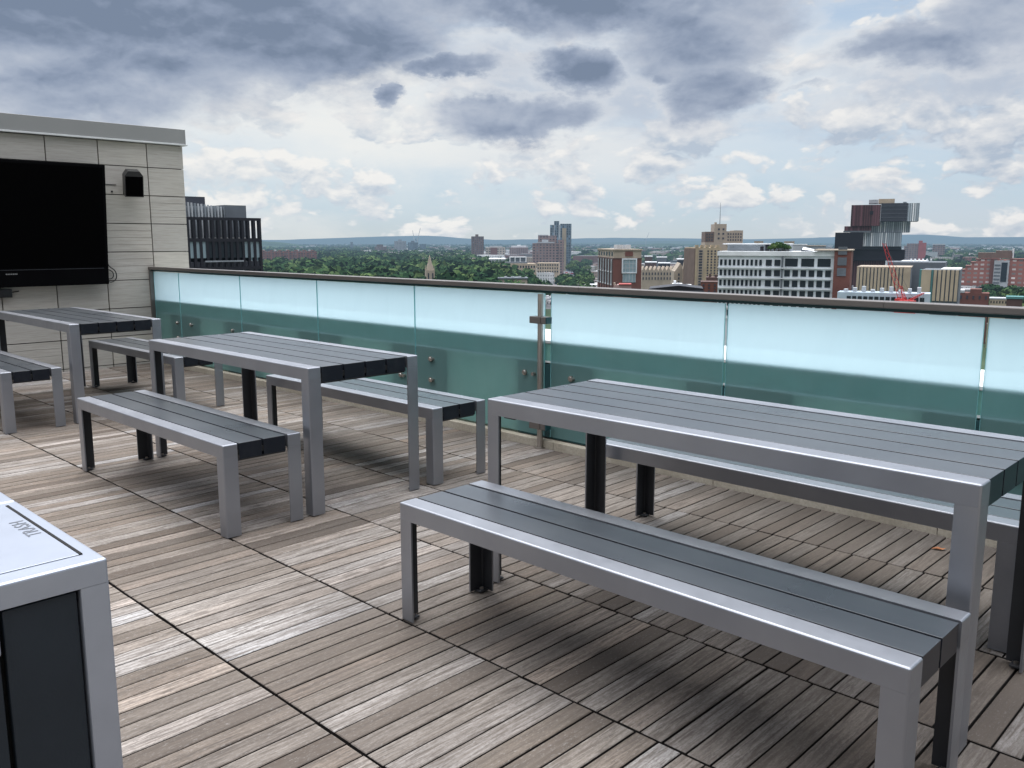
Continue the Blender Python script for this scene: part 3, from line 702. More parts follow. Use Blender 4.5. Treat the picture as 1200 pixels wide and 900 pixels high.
# stepped brown complex
b = B('apartment_complex', 'stepped brown brick apartment complex before the twin glass towers', 'building', 624, 661, 1080, 0)
b.part('wall', 'f_pinkbrown', 0, b.w*.80, 0, 22, 0, b.z(285)); b.part('upper_storeys', 'f_pinkbrown', b.w*.17, b.w*.78, 24, 44, 0, b.z(276)); b.part('right_wing', 'f_pinkbrown', b.w*.805, b.w, 3, 30, 0, b.z(281))
b.part('cornice', 'c_lightgrey', b.w*.14, b.w*.70, -.4, 21, b.z(285)+.03, b.z(283.6)); b.part('cornice', 'c_lightgrey', b.w*.17, b.w*.5, 23.6, 44, b.z(276)+.03, b.z(275)); b.part('roof_box', 'c_lightgrey', b.w*.3, b.w*.5, 6, 18, b.z(283.6)+.03, b.z(280.8))
# low beige institutional building
b = B('office_building', 'long low beige building with three rows of dark windows before the brown complex', 'building', 588, 629, 800, 8)
z1 = b.z(309); b.part('wall', 'c_tan', 0, b.w, 0, 20, 0, z1); b.part('roof_plant', 'c_slate', b.w*.1, b.w*.75, 3, 17, z1+.02, b.z(307.3))
b.windows(b.w*.03, b.w*.97, b.z(326), b.z(310), 12, 3, .55, .5)
b = B('office_building', 'dark fronted low building with white frames on its roof', 'building', 597, 617, 900, 0)
z1 = b.z(306); b.part('wall', 'c_dark', 0, b.w, 0, 12, 0, z1)
for q in (.0, .3, .6, .94): b.part('white_frame', 'c_roofwhite', b.w*q, b.w*(q+.06), -.6, -.05, z1-6, b.z(301.8))
b.part('roof', 'c_roofwhite', 0, b.w, -.6, 12, b.z(301.8)+.02, b.z(301)); b.part('storey', 'c_slate', 0, b.w, .1, 12, z1+.02, b.z(301.8))
b = B('beige_terrace_row', 'beige row of offices in front of the brown complex, right end', 'building', 629.5, 655, 900, -6)
z1 = b.z(308); b.part('wall', 'c_tan', 0, b.w, 0, 15, 0, z1); b.windows(0, b.w, b.z(320), b.z(308.5), 9, 3, .5, .5)
b = B('industrial_shed', 'white roofed low shed left of the beige building', 'building', 573, 592, 1000, 0)
b.part('wall', 'c_lightgrey', 0, b.w, 0, 30, 0, b.z(304)); b.part('roof', 'c_roofwhite', -.5, b.w+.5, -.5, 60, b.z(304)+.02, b.z(303.4))
b = B('industrial_shed', 'flat roofed grey depot low down in front of the beige building', 'building', 584, 618, 560, 0)
b.part('wall', 'c_stone', 0, b.w, 0, 20, 0, b.z(327)); b.part('roof', 'c_slate', -.5, b.w+.5, -.5, 20, b.z(327)+.02, b.z(325.6)); 
for i in range(3): b.part('roof_vent', 'c_lightgrey', b.w*(.2+.25*i), b.w*(.28+.25*i), 5, 8, b.z(325.6)+.02, b.z(324.4))

# --- brick museum-like building
p = heading(719, 430)
b = B('brick_building', 'red brick building with pale top storey and one large white framed window', 'building', 719, 752.5, 420, 12)
zt, zc, z2 = b.z(293.5), b.z(302.5), b.z(340)
dl = 42
b.part('wall', 'c_brick', 0, b.w, 0, dl, 0, zc); 
b.part('attic_storey', 'c_stone', .15, b.w-.15, .15, dl-.2, zc+.02, zt); b.part('cornice', 'c_stone', -.3, b.w+.3, -.3, dl+.1, zt+.02, zt+.6)
b.part('string_course', 'c_brick_dark', -.12, b.w+.12, -.12, dl+.1, zc-.55, zc+.01)
x0, x1 = b.x(730.5), b.x(745.5); za, zb = b.z(319), b.z(304.2)
f = b.part('window', 'c_glass_light', x0, x1, -.25, -.03, za, zb)
mb = MB(); t_ = .55
mb.box((x0-t_, -.6, za-t_), (x0, -.02, zb+t_), 'c_white'); mb.box((x1, -.6, za-t_), (x1+t_, -.02, zb+t_), 'c_white'); mb.box((x0, -.6, zb), (x1, -.02, zb+t_), 'c_white'); mb.box((x0, -.6, za-t_), (x1, -.02, za), 'c_white')
for q in (.22, .5, .78): mb.box((x0+(x1-x0)*q-.1, -.4, za), (x0+(x1-x0)*q+.1, -.26, zb), 'c_lightgrey')
for q in (.33, .66): mb.box((x0, -.42, za+(zb-za)*q-.1), (x1, -.405, za+(zb-za)*q+.1), 'c_lightgrey')
mb.build('frame', f)
f2 = b.part('window', 'c_glass_light', x0, x1, -.25, -.03, b.z(331), b.z(320.8)); 
mb = MB()
for q in (0, .25, .5, .75, 1): mb.box((x0+(x1-x0)*q-.1, -.4, b.z(331)), (x0+(x1-x0)*q+.1, -.26, b.z(320.8)), 'c_lightgrey')
mb.build('frame', f2)
b.part('attic_window', 'c_brick', b.x(733), b.x(742), -.2, .14, zc+.9, zt-.5)
# left flank bays
nb = 6
for i in range(nb):
    ya, yb = dl*(i+.22)/nb, dl*(i+.72)/nb
    for (pa, pb) in ((318, 303.8), (333, 320)):
        w_ = b.part('window', 'c_glass_light', -.12, -.03, ya, yb, b.z(pa), b.z(pb))
        mb = MB(); mb.box((-.35, ya-.35, b.z(pa)-.7), (-.125, yb+.35, b.z(pa)-.02), 'c_lightgrey')
        for q in (0, .33, .66, 1): mb.box((-.25, ya+(yb-ya)*q-.1, b.z(pa)), (-.125, ya+(yb-ya)*q+.1, b.z(pb)), 'c_lightgrey')
        mb.build('frame', w_)
    b.part('attic_window', 'c_glass', .0, .14, ya, yb, zc+1.0, zt-.8)
    b.part('pilaster', 'c_brick_dark', -.5, -.02, dl*(i+.0)/nb, dl*(i+.12)/nb, 0, zc-.6)
for q in (.3, .6): b.part('roof_plant', 'c_lightgrey', b.w*q, b.w*(q+.2), 12, 20, zt+.62, zt+2.6)
b = B('brick_terrace', 'small dusky red terrace roofs at the foot of the red brick building', 'building', 720, 741, 330, 0)
b.part('wall', 'c_pink', 0, b.w, 0, 8, 0, b.z(334)); b.part('roof', 'c_red', b.w*.3, b.w, -.3, 8, b.z(334)+.02, b.z(332.8)); b.part('chimney', 'c_brick_dark', b.w*.12, b.w*.2, 2, 3, b.z(334)+.02, b.z(330.5)); b.part('dormer', 'c_stone', b.w*.0, b.w*.1, .5, 3, b.z(334)+.02, b.z(331.5))

# low blocks behind
low = [('dark low block with white roof right of the red brick building', 756, 765, 301, 900, 'c_brick_dark'), ('dark slate block beside the green park strip', 770, 782, 302, 950, 'c_slate'),
       ('black glazed low block with a white roof line', 772, 786, 309, 800, 'c_black'), ('dark glass block just left of the gothic gable', 794, 803, 304.5, 760, 'c_black'), ('brown low block with flat roof near the gothic church', 757, 770, 308, 780, 'c_brick_dark'), ('pale low shed right of the gothic gable', 807, 816, 312, 720, 'c_lightgrey')]
for lb, a, c_, py, D, m_ in low:
    b, z1 = tower('low_block', lb, a, c_, py, D, m_, 16, 0); b.part('roof', 'c_roofwhite', -.3, b.w+.3, -.3, 16.3, z1+.02, z1+.9)
# stone terrace houses
b = B('stone_row', 'grey stone row of houses between the brick building and gothic church', 'building', 753, 792, 560, 6)
z1 = b.z(317); b.part('wall', 'c_stone', 0, b.w, 0, 14, 0, z1)
b.windows(0, b.w, b.z(329), b.z(318), 11, 2, .4, .55, 'c_dark')
for i in range(8):
    mb = MB(); mb.prism([(b.w*i/8, z1+.02), (b.w*(i+1)/8-.3, z1+.02), (b.w*(i+.5)/8, z1+2.6)], -14, 0, 'c_stone', Matrix(((1,0,0,0),(0,0,-1,0),(0,1,0,0),(0,0,0,1)))); mb.build('gable', b.root)
# gothic church
b = B('gothic_church', 'pale stone gothic church with gabled front and slim spire', 'church', 791, 813, 500, 4)
z1 = b.z(318); b.part('nave', 'c_stone', 0, b.w, 0, 30, 0, z1)
mb = MB(); mb.prism([(b.w*.05, z1+.02), (b.w*.62, z1+.02), (b.w*.33, z1+4.6)], -30, 0, 'c_stone', Matrix(((1,0,0,0),(0,0,-1,0),(0,1,0,0),(0,0,0,1)))); mb.build('gable', b.root)
b.part('bell_tower', 'c_stone', b.w*.42, b.w*.72, -2.5, -.05, 0, b.z(315)); 
mb = MB(); mb.tube((b.w*.57, -1.3, b.z(315)+.02), (b.w*.57, -1.3, b.z(299)), 1.7, 'c_stone', 8, .12); mb.build('spire', b.root)
b.windows(b.w*.12, b.w*.4, b.z(333), b.z(319.5), 1, 3, .3, .6, 'c_dark'); b.windows(b.w*.78, b.w*.98, b.z(334), b.z(320), 1, 1, .5, .9, 'c_glass')

# --- art-deco tower pair
b = B('deco_tower', 'beige deco tower with vertical window strips, left of the white office', 'building', 815.5, 846, 470, 16)
z1 = b.z(290); b.part('wall', 'c_beige', 0, b.w, 0, 22, 0, z1)
for i in range(5): b.part('battlement', 'c_beige', b.w*i/5, b.w*(i+.55)/5, -.1, 2, z1+.02, z1+1.3)
b.part('window_bay', 'c_stone', b.w*.10, b.w*.30, -.32, -.2, b.z(338), z1-1)
b.windows(b.w*.12, b.w*.28, b.z(338), z1-1.2, 1, 14, .75, .6, 'c_dark', y=-.3)
b.windows(b.w*.42, b.w*.96, b.z(338), z1-1.2, 4, 14, .42, .55, 'c_dark')
b.part('left_flank', 'c_brown', -.5, -.03, 0, 22, 0, z1-.5)
b = B('hospital_tower', 'massive grey brown stepped tower topped by a thin aerial', 'building', 826, 870.5, 620, 8)
b.part('wall', 'c_stone', 0, b.w, 0, 22, 0, b.z(284)); b.part('left_shoulder', 'c_brown', 0, b.w*.24, .5, 21, b.z(284)+.02, b.z(271.5)); b.part('central_block', 'c_stone', b.w*.242, b.w*.56, 0, 20, b.z(284)+.02, b.z(262.5))
b.part('right_shoulder', 'c_stone', b.w*.562, b.w*.76, .5, 21, b.z(284)+.02, b.z(271)); b.part('far_shoulder', 'c_stone', b.w*.762, b.w, .5, 21, b.z(284)+.02, b.z(270))
b.part('lift_housing', 'c_stone', b.w*.26, b.w*.31, 2, 6, b.z(262.5)+.02, b.z(260.5))
b.windows(b.w*.02, b.w*.22, b.z(283), b.z(273), 3, 3, .5, .5, 'c_dark', y=.5); b.windows(b.w*.58, b.w*.98, b.z(283), b.z(272.5), 6, 3, .5, .5, 'c_dark', y=.5); b.windows(b.w*.3, b.w*.54, b.z(282), b.z(266), 2, 3, .4, .4, 'c_dark')
mb = MB(); mb.tube((b.w*.42, 8, b.z(262.5)+.02), (b.w*.42, 8, b.z(237)), .28, 'c_slate', 6, .1); mb.build('aerial', b.root)
# roofscape between
for lb, a, c_, py, D, m_ in [('long beige parapet roof behind the white office, left part', 851, 880, 287.5, 560, 'c_tan'), ('small brown roof hut behind the white office', 884, 894.5, 283.3, 600, 'c_tan'), ('small orange brown roof hut behind the planted roof', 919, 931, 283.5, 600, 'c_tan'), ('pale ribbed roof plant behind the planted roof', 921, 946, 287, 540, 'c_lightgrey'), ('grey plant box at the right of the roofscape', 946, 968, 288.5, 530, 'c_grey')]:
    b, z1 = tower('roof_block', lb, a, c_, py, D, m_, 12)
    b.part('cornice', 'c_roofwhite' if 'pale' in lb else 'c_stone', -.2, b.w+.2, -.2, 12.2, z1+.02, z1+.45)

# --- white office
b = B('white_office', 'long white office building with grid of dark windows and planted roof', 'building', 843, 979, 330, -6)
W = b.w; z1 = b.z(299.5); fl = 3.75
b.part('wall', 'c_white', 0, W, 0, 24, 0, z1); b.part('parapet', 'c_roofwhite', -.5, W+.3, -.5, 24, z1+.02, z1+1.6)
X = lambda f: W*f
b.windows(X(.005), X(.395), z1-fl*6-.6, z1-.6, 10, 6, .55, .58, 'c_glass', cap=100)
b.windows(X(.41), X(.56), z1-fl*6-.6, z1-.6, 2, 6, .68, .60, 'c_glass', cap=100)
b.windows(X(.575), X(.99), z1-fl*6-.6, z1-fl-.6, 6, 5, .68, .62, 'c_glass', cap=112)
for i in range(3): b.part('window', 'c_glass', X(.575+.138*i)+.5, X(.575+.138*(i+1))-.7, -.18, -.03, z1-fl, z1-.9)
b.part('dark_pier', 'c_slate', X(.558), X(.572), -.5, -.03, 0, z1)
for k in range(6): b.part('sun_shelf', 'c_roofwhite', -.2, W*.985, -.75, -.2, z1-fl*(k+1)-.75, z1-fl*(k+1)-.45)
b.part('penthouse', 'c_grey', X(.04), X(.60), 9, 22, z1+1.65, z1+4.1); b.part('penthouse_roof', 'c_roofwhite', X(.0), X(.60), 8, 23, z1+4.12, z1+4.5)
b.part('penthouse_opening', 'c_black', X(.34), X(.37), 8.8, 8.95, z1+1.7, z1+3.3); b.part('penthouse_opening', 'c_black', X(.385), X(.42), 8.8, 8.95, z1+1.7, z1+4)
mb = MB(); mb.poly([(X(.72), 3, z1+2.3), (X(.84), 3, z1+1.8), (X(.84), 8, z1+2.2), (X(.72), 8, z1+3.2)], 'c_roofwhite'); mb.build('canopy', b.root)
b.part('roof_pavilion', 'c_slate', X(.70), X(.80), 9, 12, z1+1.65, z1+2.6)
b.part('brick_end', 'c_brick', W+.02, W+5.6, -1.2, 22, 0, z1+1.9); b.part('brick_cornice', 'c_stone', W-7, W+6.0, -1.5, 22.3, z1+1.93, z1+2.4)
for k in range(3): b.part('corner_window', 'c_slate', W+1.2, W+4.2, -1.4, -1.22, z1-2.6-3.75*k+3.2, z1-2.6-3.75*k+6)
WO = b
# small brick house left of it
b = B('brick_house', 'small dark red brick building under the deco tower', 'building', 823, 843, 300, 0)
b.part('wall', 'c_brick', 0, b.w, 0, 10, 0, b.z(331)); b.windows(0, b.w, b.z(343), b.z(332), 3, 3, .35, .5, 'c_dark'); b.part('parapet', 'c_brick_dark', -.1, b.w+.1, -.1, 10, b.z(331)+.02, b.z(330.2))
b = B('brick_house', 'dark mottled roof house behind the small red brick building', 'building', 829, 845, 360, 0)
b.part('wall', 'c_brick_dark', 0, b.w, 0, 10, 0, b.z(325)); b.part('chimney', 'c_brick_dark', b.w*.2, b.w*.35, 2, 4, b.z(325)+.02, b.z(321)); b.part('chimney', 'c_brick_dark', b.w*.65, b.w*.8, 2, 4, b.z(325)+.02, b.z(322))
b = B('arena_roof', 'wide flat black roof low between the brick buildings', 'building', 762, 826, 260, 0)
z1 = b.z(339.5); b.part('wall', 'c_dark', 0, b.w, 0, 14, 0, z1)
mb = MB(); mb.prism([(0, z1+.02), (b.w, z1+.02), (b.w, z1+.5), (b.w*.55, z1+1.3), (0, z1+.3)], -14, 0, 'c_black', Matrix(((1,0,0,0),(0,0,-1,0),(0,1,0,0),(0,0,0,1)))); mb.build('roof', b.root)
b.part('white_housing', 'c_roofwhite', b.w*.42, b.w*.62, 15, 20, 0, b.z(335)); b.part('white_housing', 'c_roofwhite', b.w*.45, b.w*.5, 16, 20, b.z(335)+.02, b.z(332)); b.part('white_housing', 'c_roofwhite', b.w*.64, b.w*.8, 15.5, 20, 0, b.z(336.5))

# --- dark stacked building
b = B('stacked_tower', 'dark modern tower of shifted stacked boxes, tallest on the right', 'building', 978.5, 1074.5, 520, 0)
W = b.w; q = b.x; z = b.z
def blk(nm, m_, a, c_, y0, y1, pa, pb): return b.part(nm, m_, q(a), q(c_), y0, y1, z(pa), z(pb))
blk('base_storeys', 'f_darkfin', 990, 1040, 4, 26, 340, 305.5)
blk('lower_block', 'c_black', 984, 1062, 2, 26, 305, 292.3)
blk('left_block', 'c_black', 978.5, 1012, -2, 22, 292, 272.6)
blk('silver_block', 'f_mesh', 1012.3, 1057, .5, 22, 288.5, 272.8); blk('silver_block', 'f_mesh', 1021, 1066, 1.5, 22, 272.5, 260.3)
blk('glazed_storey', 'c_glass', 1012.3, 1057.5, 1.2, 22, 292.0, 288.8)
blk('maroon_block', 'f_darkfin', 996, 1030.5, -2.5, 20, 265, 240.8); blk('maroon_foot', 'f_darkfin', 989, 1021, -1.5, 20, 271, 265.3); blk('maroon_foot', 'c_maroon', 996, 1021, -1.0, 20, 272.4, 271.2)
blk('charcoal_block', 'c_dark', 1030.8, 1061, -2.8, 20, 260, 239.2); blk('screen_block', 'f_mesh', 1061.2, 1074.5, -2.8, 18, 260, 239.5)
for k in range(4): blk('floor_line', 'c_slate', 1030.8, 1061, -3.0, -2.82, 256-4.4*k, 255.6-4.4*k)
blk('terrace_parapet', 'c_slate', 988, 1021, -1.9, -1.6, 272.4, 270.6); blk('dark_window', 'c_black', 1018, 1022, -2.7, -2.52, 252, 248)
blk('roof_plant', 'c_lightgrey', 1016, 1027, 2, 14, 239, 234.5); blk('roof_plant', 'c_tan', 1027.3, 1046, 2, 14, 239, 233.8); blk('roof_plant', 'c_grey', 1056, 1060, 4, 8, 239, 237.4)
# towers right of it
b, z1 = tower('red_tower', 'red apartment tower in two shades beyond the stacked dark tower', 1063, 1086, 285.3, 1500, 'f_pinkbrown', 24)
b.part('red_wing', 'c_red', b.w*.60, b.w*1.0, -4, -.04, 0, b.z(284.4)); b.part('red_crown', 'c_red', b.w*.60, b.w*.8, -2, 8, b.z(284.4)+.05, b.z(282)); b.part('left_wing', 'f_pinkbrown', -4, -.05, -1, 20, 0, b.z(288))
b, z1 = tower('pink_tower', 'pale pinkish grey apartment tower beside the red one', 1093.5, 1108, 285.8, 1550, 'f_pinkbrown', 24)
b.part('pale_strip', 'c_lightgrey', b.w*.0, b.w*1.0, -.6, -.05, z1-2, z1)
b, z1 = tower('low_block', 'low grey block at the foot of the pale tower', 1086, 1100, 296, 1400, 'c_lightgrey', 20); b.part('roof', 'c_grey', 0, b.w, 0, 20, z1+.02, z1+.8)
# beige striped building
b = B('striped_building', 'beige building with narrow vertical ribs before the stacked tower', 'building', 1006.5, 1070, 400, -3)
z1 = b.z(313.5); b.part('wall', 'c_slate', 0, b.w, 0, 25, 0, z1); nr = 15
for i in range(nr):
    mb = MB(); mb.box((b.w*(i+.02)/nr, -.6, b.z(343)), (b.w*(i+.68)/nr, -.03, z1), 'c_tan'); mb.build('rib', b.root)
b.part('corner_panel', 'c_tan', b.w*.9, b.w, -.8, -.62, b.z(343), z1); b.part('parapet', 'c_stone', -.1, b.w+.1, -.2, 25, z1+.02, z1+.5)
b = B('slate_building', 'slate blue windowless block with white roof gear between striped buildings', 'building', 1042, 1110, 420, -3)
z1 = b.z(307); b.part('wall', 'c_slate', 0, b.w, 0, 30, 0, z1); b.part('roof_gear', 'c_roofwhite', b.w*.22, b.w*.68, 4, 20, z1+.02, z1+.6)
for i in range(6): b.part('roof_vent', 'c_roofwhite', b.w*(.38+.07*i), b.w*(.405+.07*i), 6, 8, z1+.62, z1+1.5)
b = B('striped_building', 'second beige ribbed building with teal corner slots, right of the slate block', 'building', 1083, 1128, 370, -3)
z1 = b.z(316); b.part('wall', 'c_slate', 0, b.w, 0, 24, 0, z1)
mb = MB(); mb.box((0, -.6, b.z(345)), (b.w*.25, -.03, z1), 'c_tan'); mb.build('corner_panel', b.root); b.part('teal_slot', 'c_teal', b.w*.255, b.w*.31, -.3, -.03, b.z(354), z1); b.part('teal_slot', 'c_teal', -.8, -.02, -.3, 6, b.z(345), z1)
for i in range(6):
    mb = MB(); mb.box((b.w*(.32+.68*(i+.05)/6), -.6, b.z(352)), (b.w*(.32+.68*(i+.74)/6), -.03, z1), 'c_tan'); mb.build('rib', b.root)
b.part('parapet', 'c_roofwhite', b.w*.5, b.w, -.2, 24, z1+.02, z1+.5)
b = B('glazed_low_building', 'low blue white building with window band just above the rail', 'building', 985, 1095, 300, -3)
z1 = b.z(342); b.part('wall', 'c_bluewhite', 0, b.w, 0, 10, 0, z1); b.windows(b.w*.1, b.w*.95, b.z(354), b.z(344.5), 14, 1, .75, .6, 'c_glass')
for i in range(9): b.part('roof_unit', 'c_lightgrey', b.w*(.06+.1*i), b.w*(.1+.1*i), 3, 6, z1+.02, z1+.9+.5*(i % 3))
# silver domes behind
b = B('roof_tank', 'silver dome and tanks on a roof between white office and ribbed building', 'tank', 986, 1004, 330, 0)
b.part('roof', 'c_slate', 0, b.w, 0, 8, 0, b.z(341)); 
for i, r_ in enumerate((.42, .28, .2)):
    mb = MB(); mb.tube((b.w*(.3+.3*i), 3, b.z(341)+.02), (b.w*(.3+.3*i), 3, b.z(341)+1.2), b.w*r_*.5, 'c_silver', 12); mb.tube((b.w*(.3+.3*i), 3, b.z(341)+1.21), (b.w*(.3+.3*i), 3, b.z(341)+2.1), b.w*r_*.5, 'c_silver', 12, .3); mb.build('tank', b.root)
# stepped red hotel
b = B('stepped_hotel', 'stepped red brick hotel with glazed grey centre at the right edge', 'building', 1128, 1216, 640, 0)
W = b.w; q = b.x
steps = [(1128, 1134, 317), (1134, 1140, 312.5), (1140, 1146, 308), (1146, 1152, 304.5), (1152, 1162, 303.5)]
for a, c_, py in steps: b.part('wall', 'f_redstep', q(a), q(c_)-.05, 0, 25, 0, b.z(py)); b.part('coping', 'c_brick', q(a), q(c_)-.05, -.3, 25, b.z(py)+.02, b.z(py-1.2))
b.part('wall', 'f_redstep', q(1162), q(1174), 0, 25, 0, b.z(303.5)); b.part('coping', 'c_brick', q(1162), q(1174), -.3, 25, b.z(303.5)+.02, b.z(302.5)); b.part('brick_pier', 'c_brick', q(1163.5), q(1168), -.9, -.05, b.z(333), b.z(304))
b.part('glazed_centre', 'c_lightgrey', q(1168.3), q(1186), -2.5, -.05, b.z(335), b.z(305)); b.part('glazing', 'c_glass', q(1177), q(1184), -2.8, -2.52, b.z(329), b.z(307)); 
for k in range(6): b.part('glazing_band', 'c_slate', q(1169), q(1176), -2.8, -2.52, b.z(331-4*k), b.z(329.4-4*k))
b.part('wall', 'f_redstep', q(1174)+.05, q(1216), 0, 25, 0, b.z(304)); b.part('coping', 'c_brick', q(1186), q(1216), -.3, 25, b.z(304)+.02, b.z(302.8))
b.part('podium', 'c_slate', q(1128), q(1216), -6, -3, 0, b.z(335)); b.part('rooftop_house', 'c_brown', q(1148), q(1189), 6, 20, b.z(302.4), b.z(296)); b.part('rooftop_house', 'c_brown', q(1169), q(1188), 7, 19, b.z(296)+.02, b.z(293.6)); b.part('white_mast', 'c_roofwhite', q(1188.5), q(1190.5), 6, 8, b.z(302), b.z(291))
b = B('brick_house', 'low red brick building before the stepped hotel', 'building', 1128, 1165, 400, 0)
b.part('wall', 'c_brick', 0, b.w, 0, 10, 0, b.z(343)); b.part('upper_storey', 'c_brick', b.w*.38, b.w*.75, .5, 10, b.z(343)+.02, b.z(338.5)); b.part('roof', 'c_lightgrey', 0, b.w*.2, -.1, 10, b.z(343)+.02, b.z(340)); b.windows(0, b.w, b.z(352), b.z(344), 5, 1, .3, .5, 'c_dark')
b = B('yellow_house', 'low cream building with green trim at the right, behind the rail', 'building', 1166, 1187, 380, 0)
b.part('wall', 'c_tan', 0, b.w, 0, 8, 0, b.z(350.5)); b.part('roof', 'c_lightgrey', -.2, b.w+.2, -.2, 8, b.z(350.5)+.02, b.z(349)); b.windows(0, b.w, b.z(356), b.z(351.5), 6, 1, .4, .6, 'c_glass')
b = B('brick_house', 'green roofed small brick building at the far right edge', 'building', 1186, 1205, 340, 0)
b.part('wall', 'c_brick_dark', 0, b.w, 0, 8, 0, b.z(350)); b.part('roof', 'c_teal', -.3, b.w+.3, -.3, 8, b.z(350)+.02, b.z(347.5))
# red lattice cranes
def lattice_crane(label, px0, py0, px1, py1, D, wd=1.1):
    a = at(px0, py0, D); c_ = at(px1, py1, D); root = empty('crawler_crane', (a.x, a.y, GZ)); tag(root, label, 'crane', 'red lattice cranes')
    d = c_-a; up = d.normalized(); sd = RH*wd/2; n = 14
    mb = MB(); rel = Vector((a.x, a.y, GZ))
    for s in (-1, 1):
        mb.tube(a+sd*s-rel, c_+sd*s*.5-rel, .10, 'c_cranered', 4)
    for i in range(n):
        s = 1 if i % 2 else -1
        mb.tube(a+d*(i/n)+sd*s*(1-.5*i/n)-rel, a+d*((i+1)/n)-sd*s*(1-.5*(i+1)/n)-rel, .065, 'c_cranered', 4)
    mb.build('boom', root)
    mb = MB(); mb.box((-1.5, -1.5, 0), (1.5, 1.5, a.z-GZ-.02), 'c_cranered'); mb.build('mast', root)
    mb = MB(); mb.tube(c_-rel, a+RH*4-rel, .05, 'c_slate', 4); mb.build('cable', root)
lattice_crane('tall red lattice boom leaning left before the ribbed building', 1056, 350, 1036, 285, 290, 1.9)
lattice_crane('short red lattice boom rising right near the rail', 1066, 352, 1083, 343, 285, 1.5)
lattice_crane('small pale red mast between the two red booms', 1060, 352, 1056, 335, 285, 1.2)

# ------------------------------------------------------------------ foliage and ground cover
def make_leaf(name, c0, c1, c2):
    m, nt = new_mat(name); at_ = N(nt, 'ShaderNodeAttribute', attribute_name='board'); sep = N(nt, 'ShaderNodeSeparateColor'); L(nt, at_.outputs['Color'], sep.inputs[0])
    c = ramp(nt, sep.outputs[0], [(0, c0), (.55, c1), (1, c2)])
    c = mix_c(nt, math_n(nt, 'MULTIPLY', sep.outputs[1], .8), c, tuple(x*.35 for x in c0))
    d = N(nt, 'ShaderNodeBsdfDiffuse', inp={'Roughness': .8}); L(nt, c, d.inputs['Color']); finish(nt, d.outputs[0], True); return m
M['leaf'] = make_leaf('leafy_green', (.020, .048, .026), (.048, .098, .040), (.12, .175, .065))
def crowns(name, centers, radii, nq, size, flat=.8, seedtone=None):
    """foliage of many small leaf clumps scattered over the lobes of each crown"""
    n = len(centers); C = np.repeat(np.asarray(centers), nq, 0); Rr = np.repeat(np.asarray(radii), nq)
    d = rng.normal(size=(n*nq, 3)); d[:, 2] = np.abs(d[:, 2])*1.0-.25; d /= np.linalg.norm(d, axis=1)[:, None]
    # lobes
    lob = rng.normal(size=(n, 7, 3)); lob[:, :, 2] = np.abs(lob[:, :, 2]); lob /= np.linalg.norm(lob, axis=2)[:, :, None]
    lo = np.repeat(lob, nq, 0); dots = np.einsum('ij,ikj->ik', d, lo).max(1)
    rr = Rr*(.74 + .34*dots**3 + rng.normal(0, .05, n*nq))
    P = C + d*rr[:, None]*np.array([1, 1, flat])
    nrm = d + rng.normal(0, .45, d.shape); nrm /= np.linalg.norm(nrm, axis=1)[:, None]
    a = np.cross(nrm, rng.normal(size=nrm.shape)); a /= np.linalg.norm(a, axis=1)[:, None]; b_ = np.cross(nrm, a)
    s = (size*Rr*rng.uniform(.6, 1.25, n*nq))[:, None]
    v = np.stack([P-a*s-b_*s*.7, P+a*s-b_*s*.8, P+a*s*.8+b_*s, P-a*s*.9+b_*s*.8], 1).reshape(-1, 3)
    f = np.arange(len(v)).reshape(-1, 4)
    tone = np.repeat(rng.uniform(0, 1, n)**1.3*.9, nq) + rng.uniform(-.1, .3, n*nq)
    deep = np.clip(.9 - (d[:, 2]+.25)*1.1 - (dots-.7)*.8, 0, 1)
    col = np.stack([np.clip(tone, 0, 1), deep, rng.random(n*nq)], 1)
    return v, f, col
def tree_field(name, pts, rmin, rmax, nq, size, label, cat='woodland'):
    h = rng.uniform(rmin, rmax, len(pts)); c = np.stack([pts[:, 0], pts[:, 1], GZ + 6 + h*.9 + rng.normal(0, 1.3, len(pts))], 1)
    v, f, col = crowns(name, c, h, nq, size)
    o = quad_mesh(name, v, f, ['leaf'], col); tag(o, label, cat, kind='stuff'); return o
def region(px0, px1, D0, D1, n, k=1.0):
    u = rng.uniform(px0, px1, n); D = (rng.random(n)*(D1**2-D0**2)+D0**2)**.5
    lat = D*(u-600)/F_PX/1.0135; P = np.outer(D, np.array(FH)) + np.outer(lat, np.array(RH)); return P[:, :2]
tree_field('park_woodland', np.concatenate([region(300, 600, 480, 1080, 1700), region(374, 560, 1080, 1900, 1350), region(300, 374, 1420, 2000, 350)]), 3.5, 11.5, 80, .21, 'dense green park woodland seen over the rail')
tree_field('park_woodland', region(560, 625, 480, 760, 130), 5, 9, 80, .21, 'green trees around the low grey depot')
far = np.concatenate([region(240, 1260, 2100, 6500, 6500), region(240, 520, 1900, 3400, 1400), region(670, 1000, 1500, 3200, 900), region(1090, 1260, 1000, 2600, 700)])
tree_field('distant_woodland', far, 5, 10, 16, .45, 'distant bands of trees between the far houses')
tree_field('street_trees', np.concatenate([region(655, 692, 520, 900, 40), region(1095, 1150, 820, 1200, 60), region(1160, 1215, 420, 600, 40), region(755, 795, 400, 520, 16), region(735, 762, 330, 400, 10), region(612, 640, 560, 640, 16), region(670, 692, 1000, 1500, 30)]), 3.5, 6.5, 90, .2, 'clumps of street trees among the buildings', 'trees')

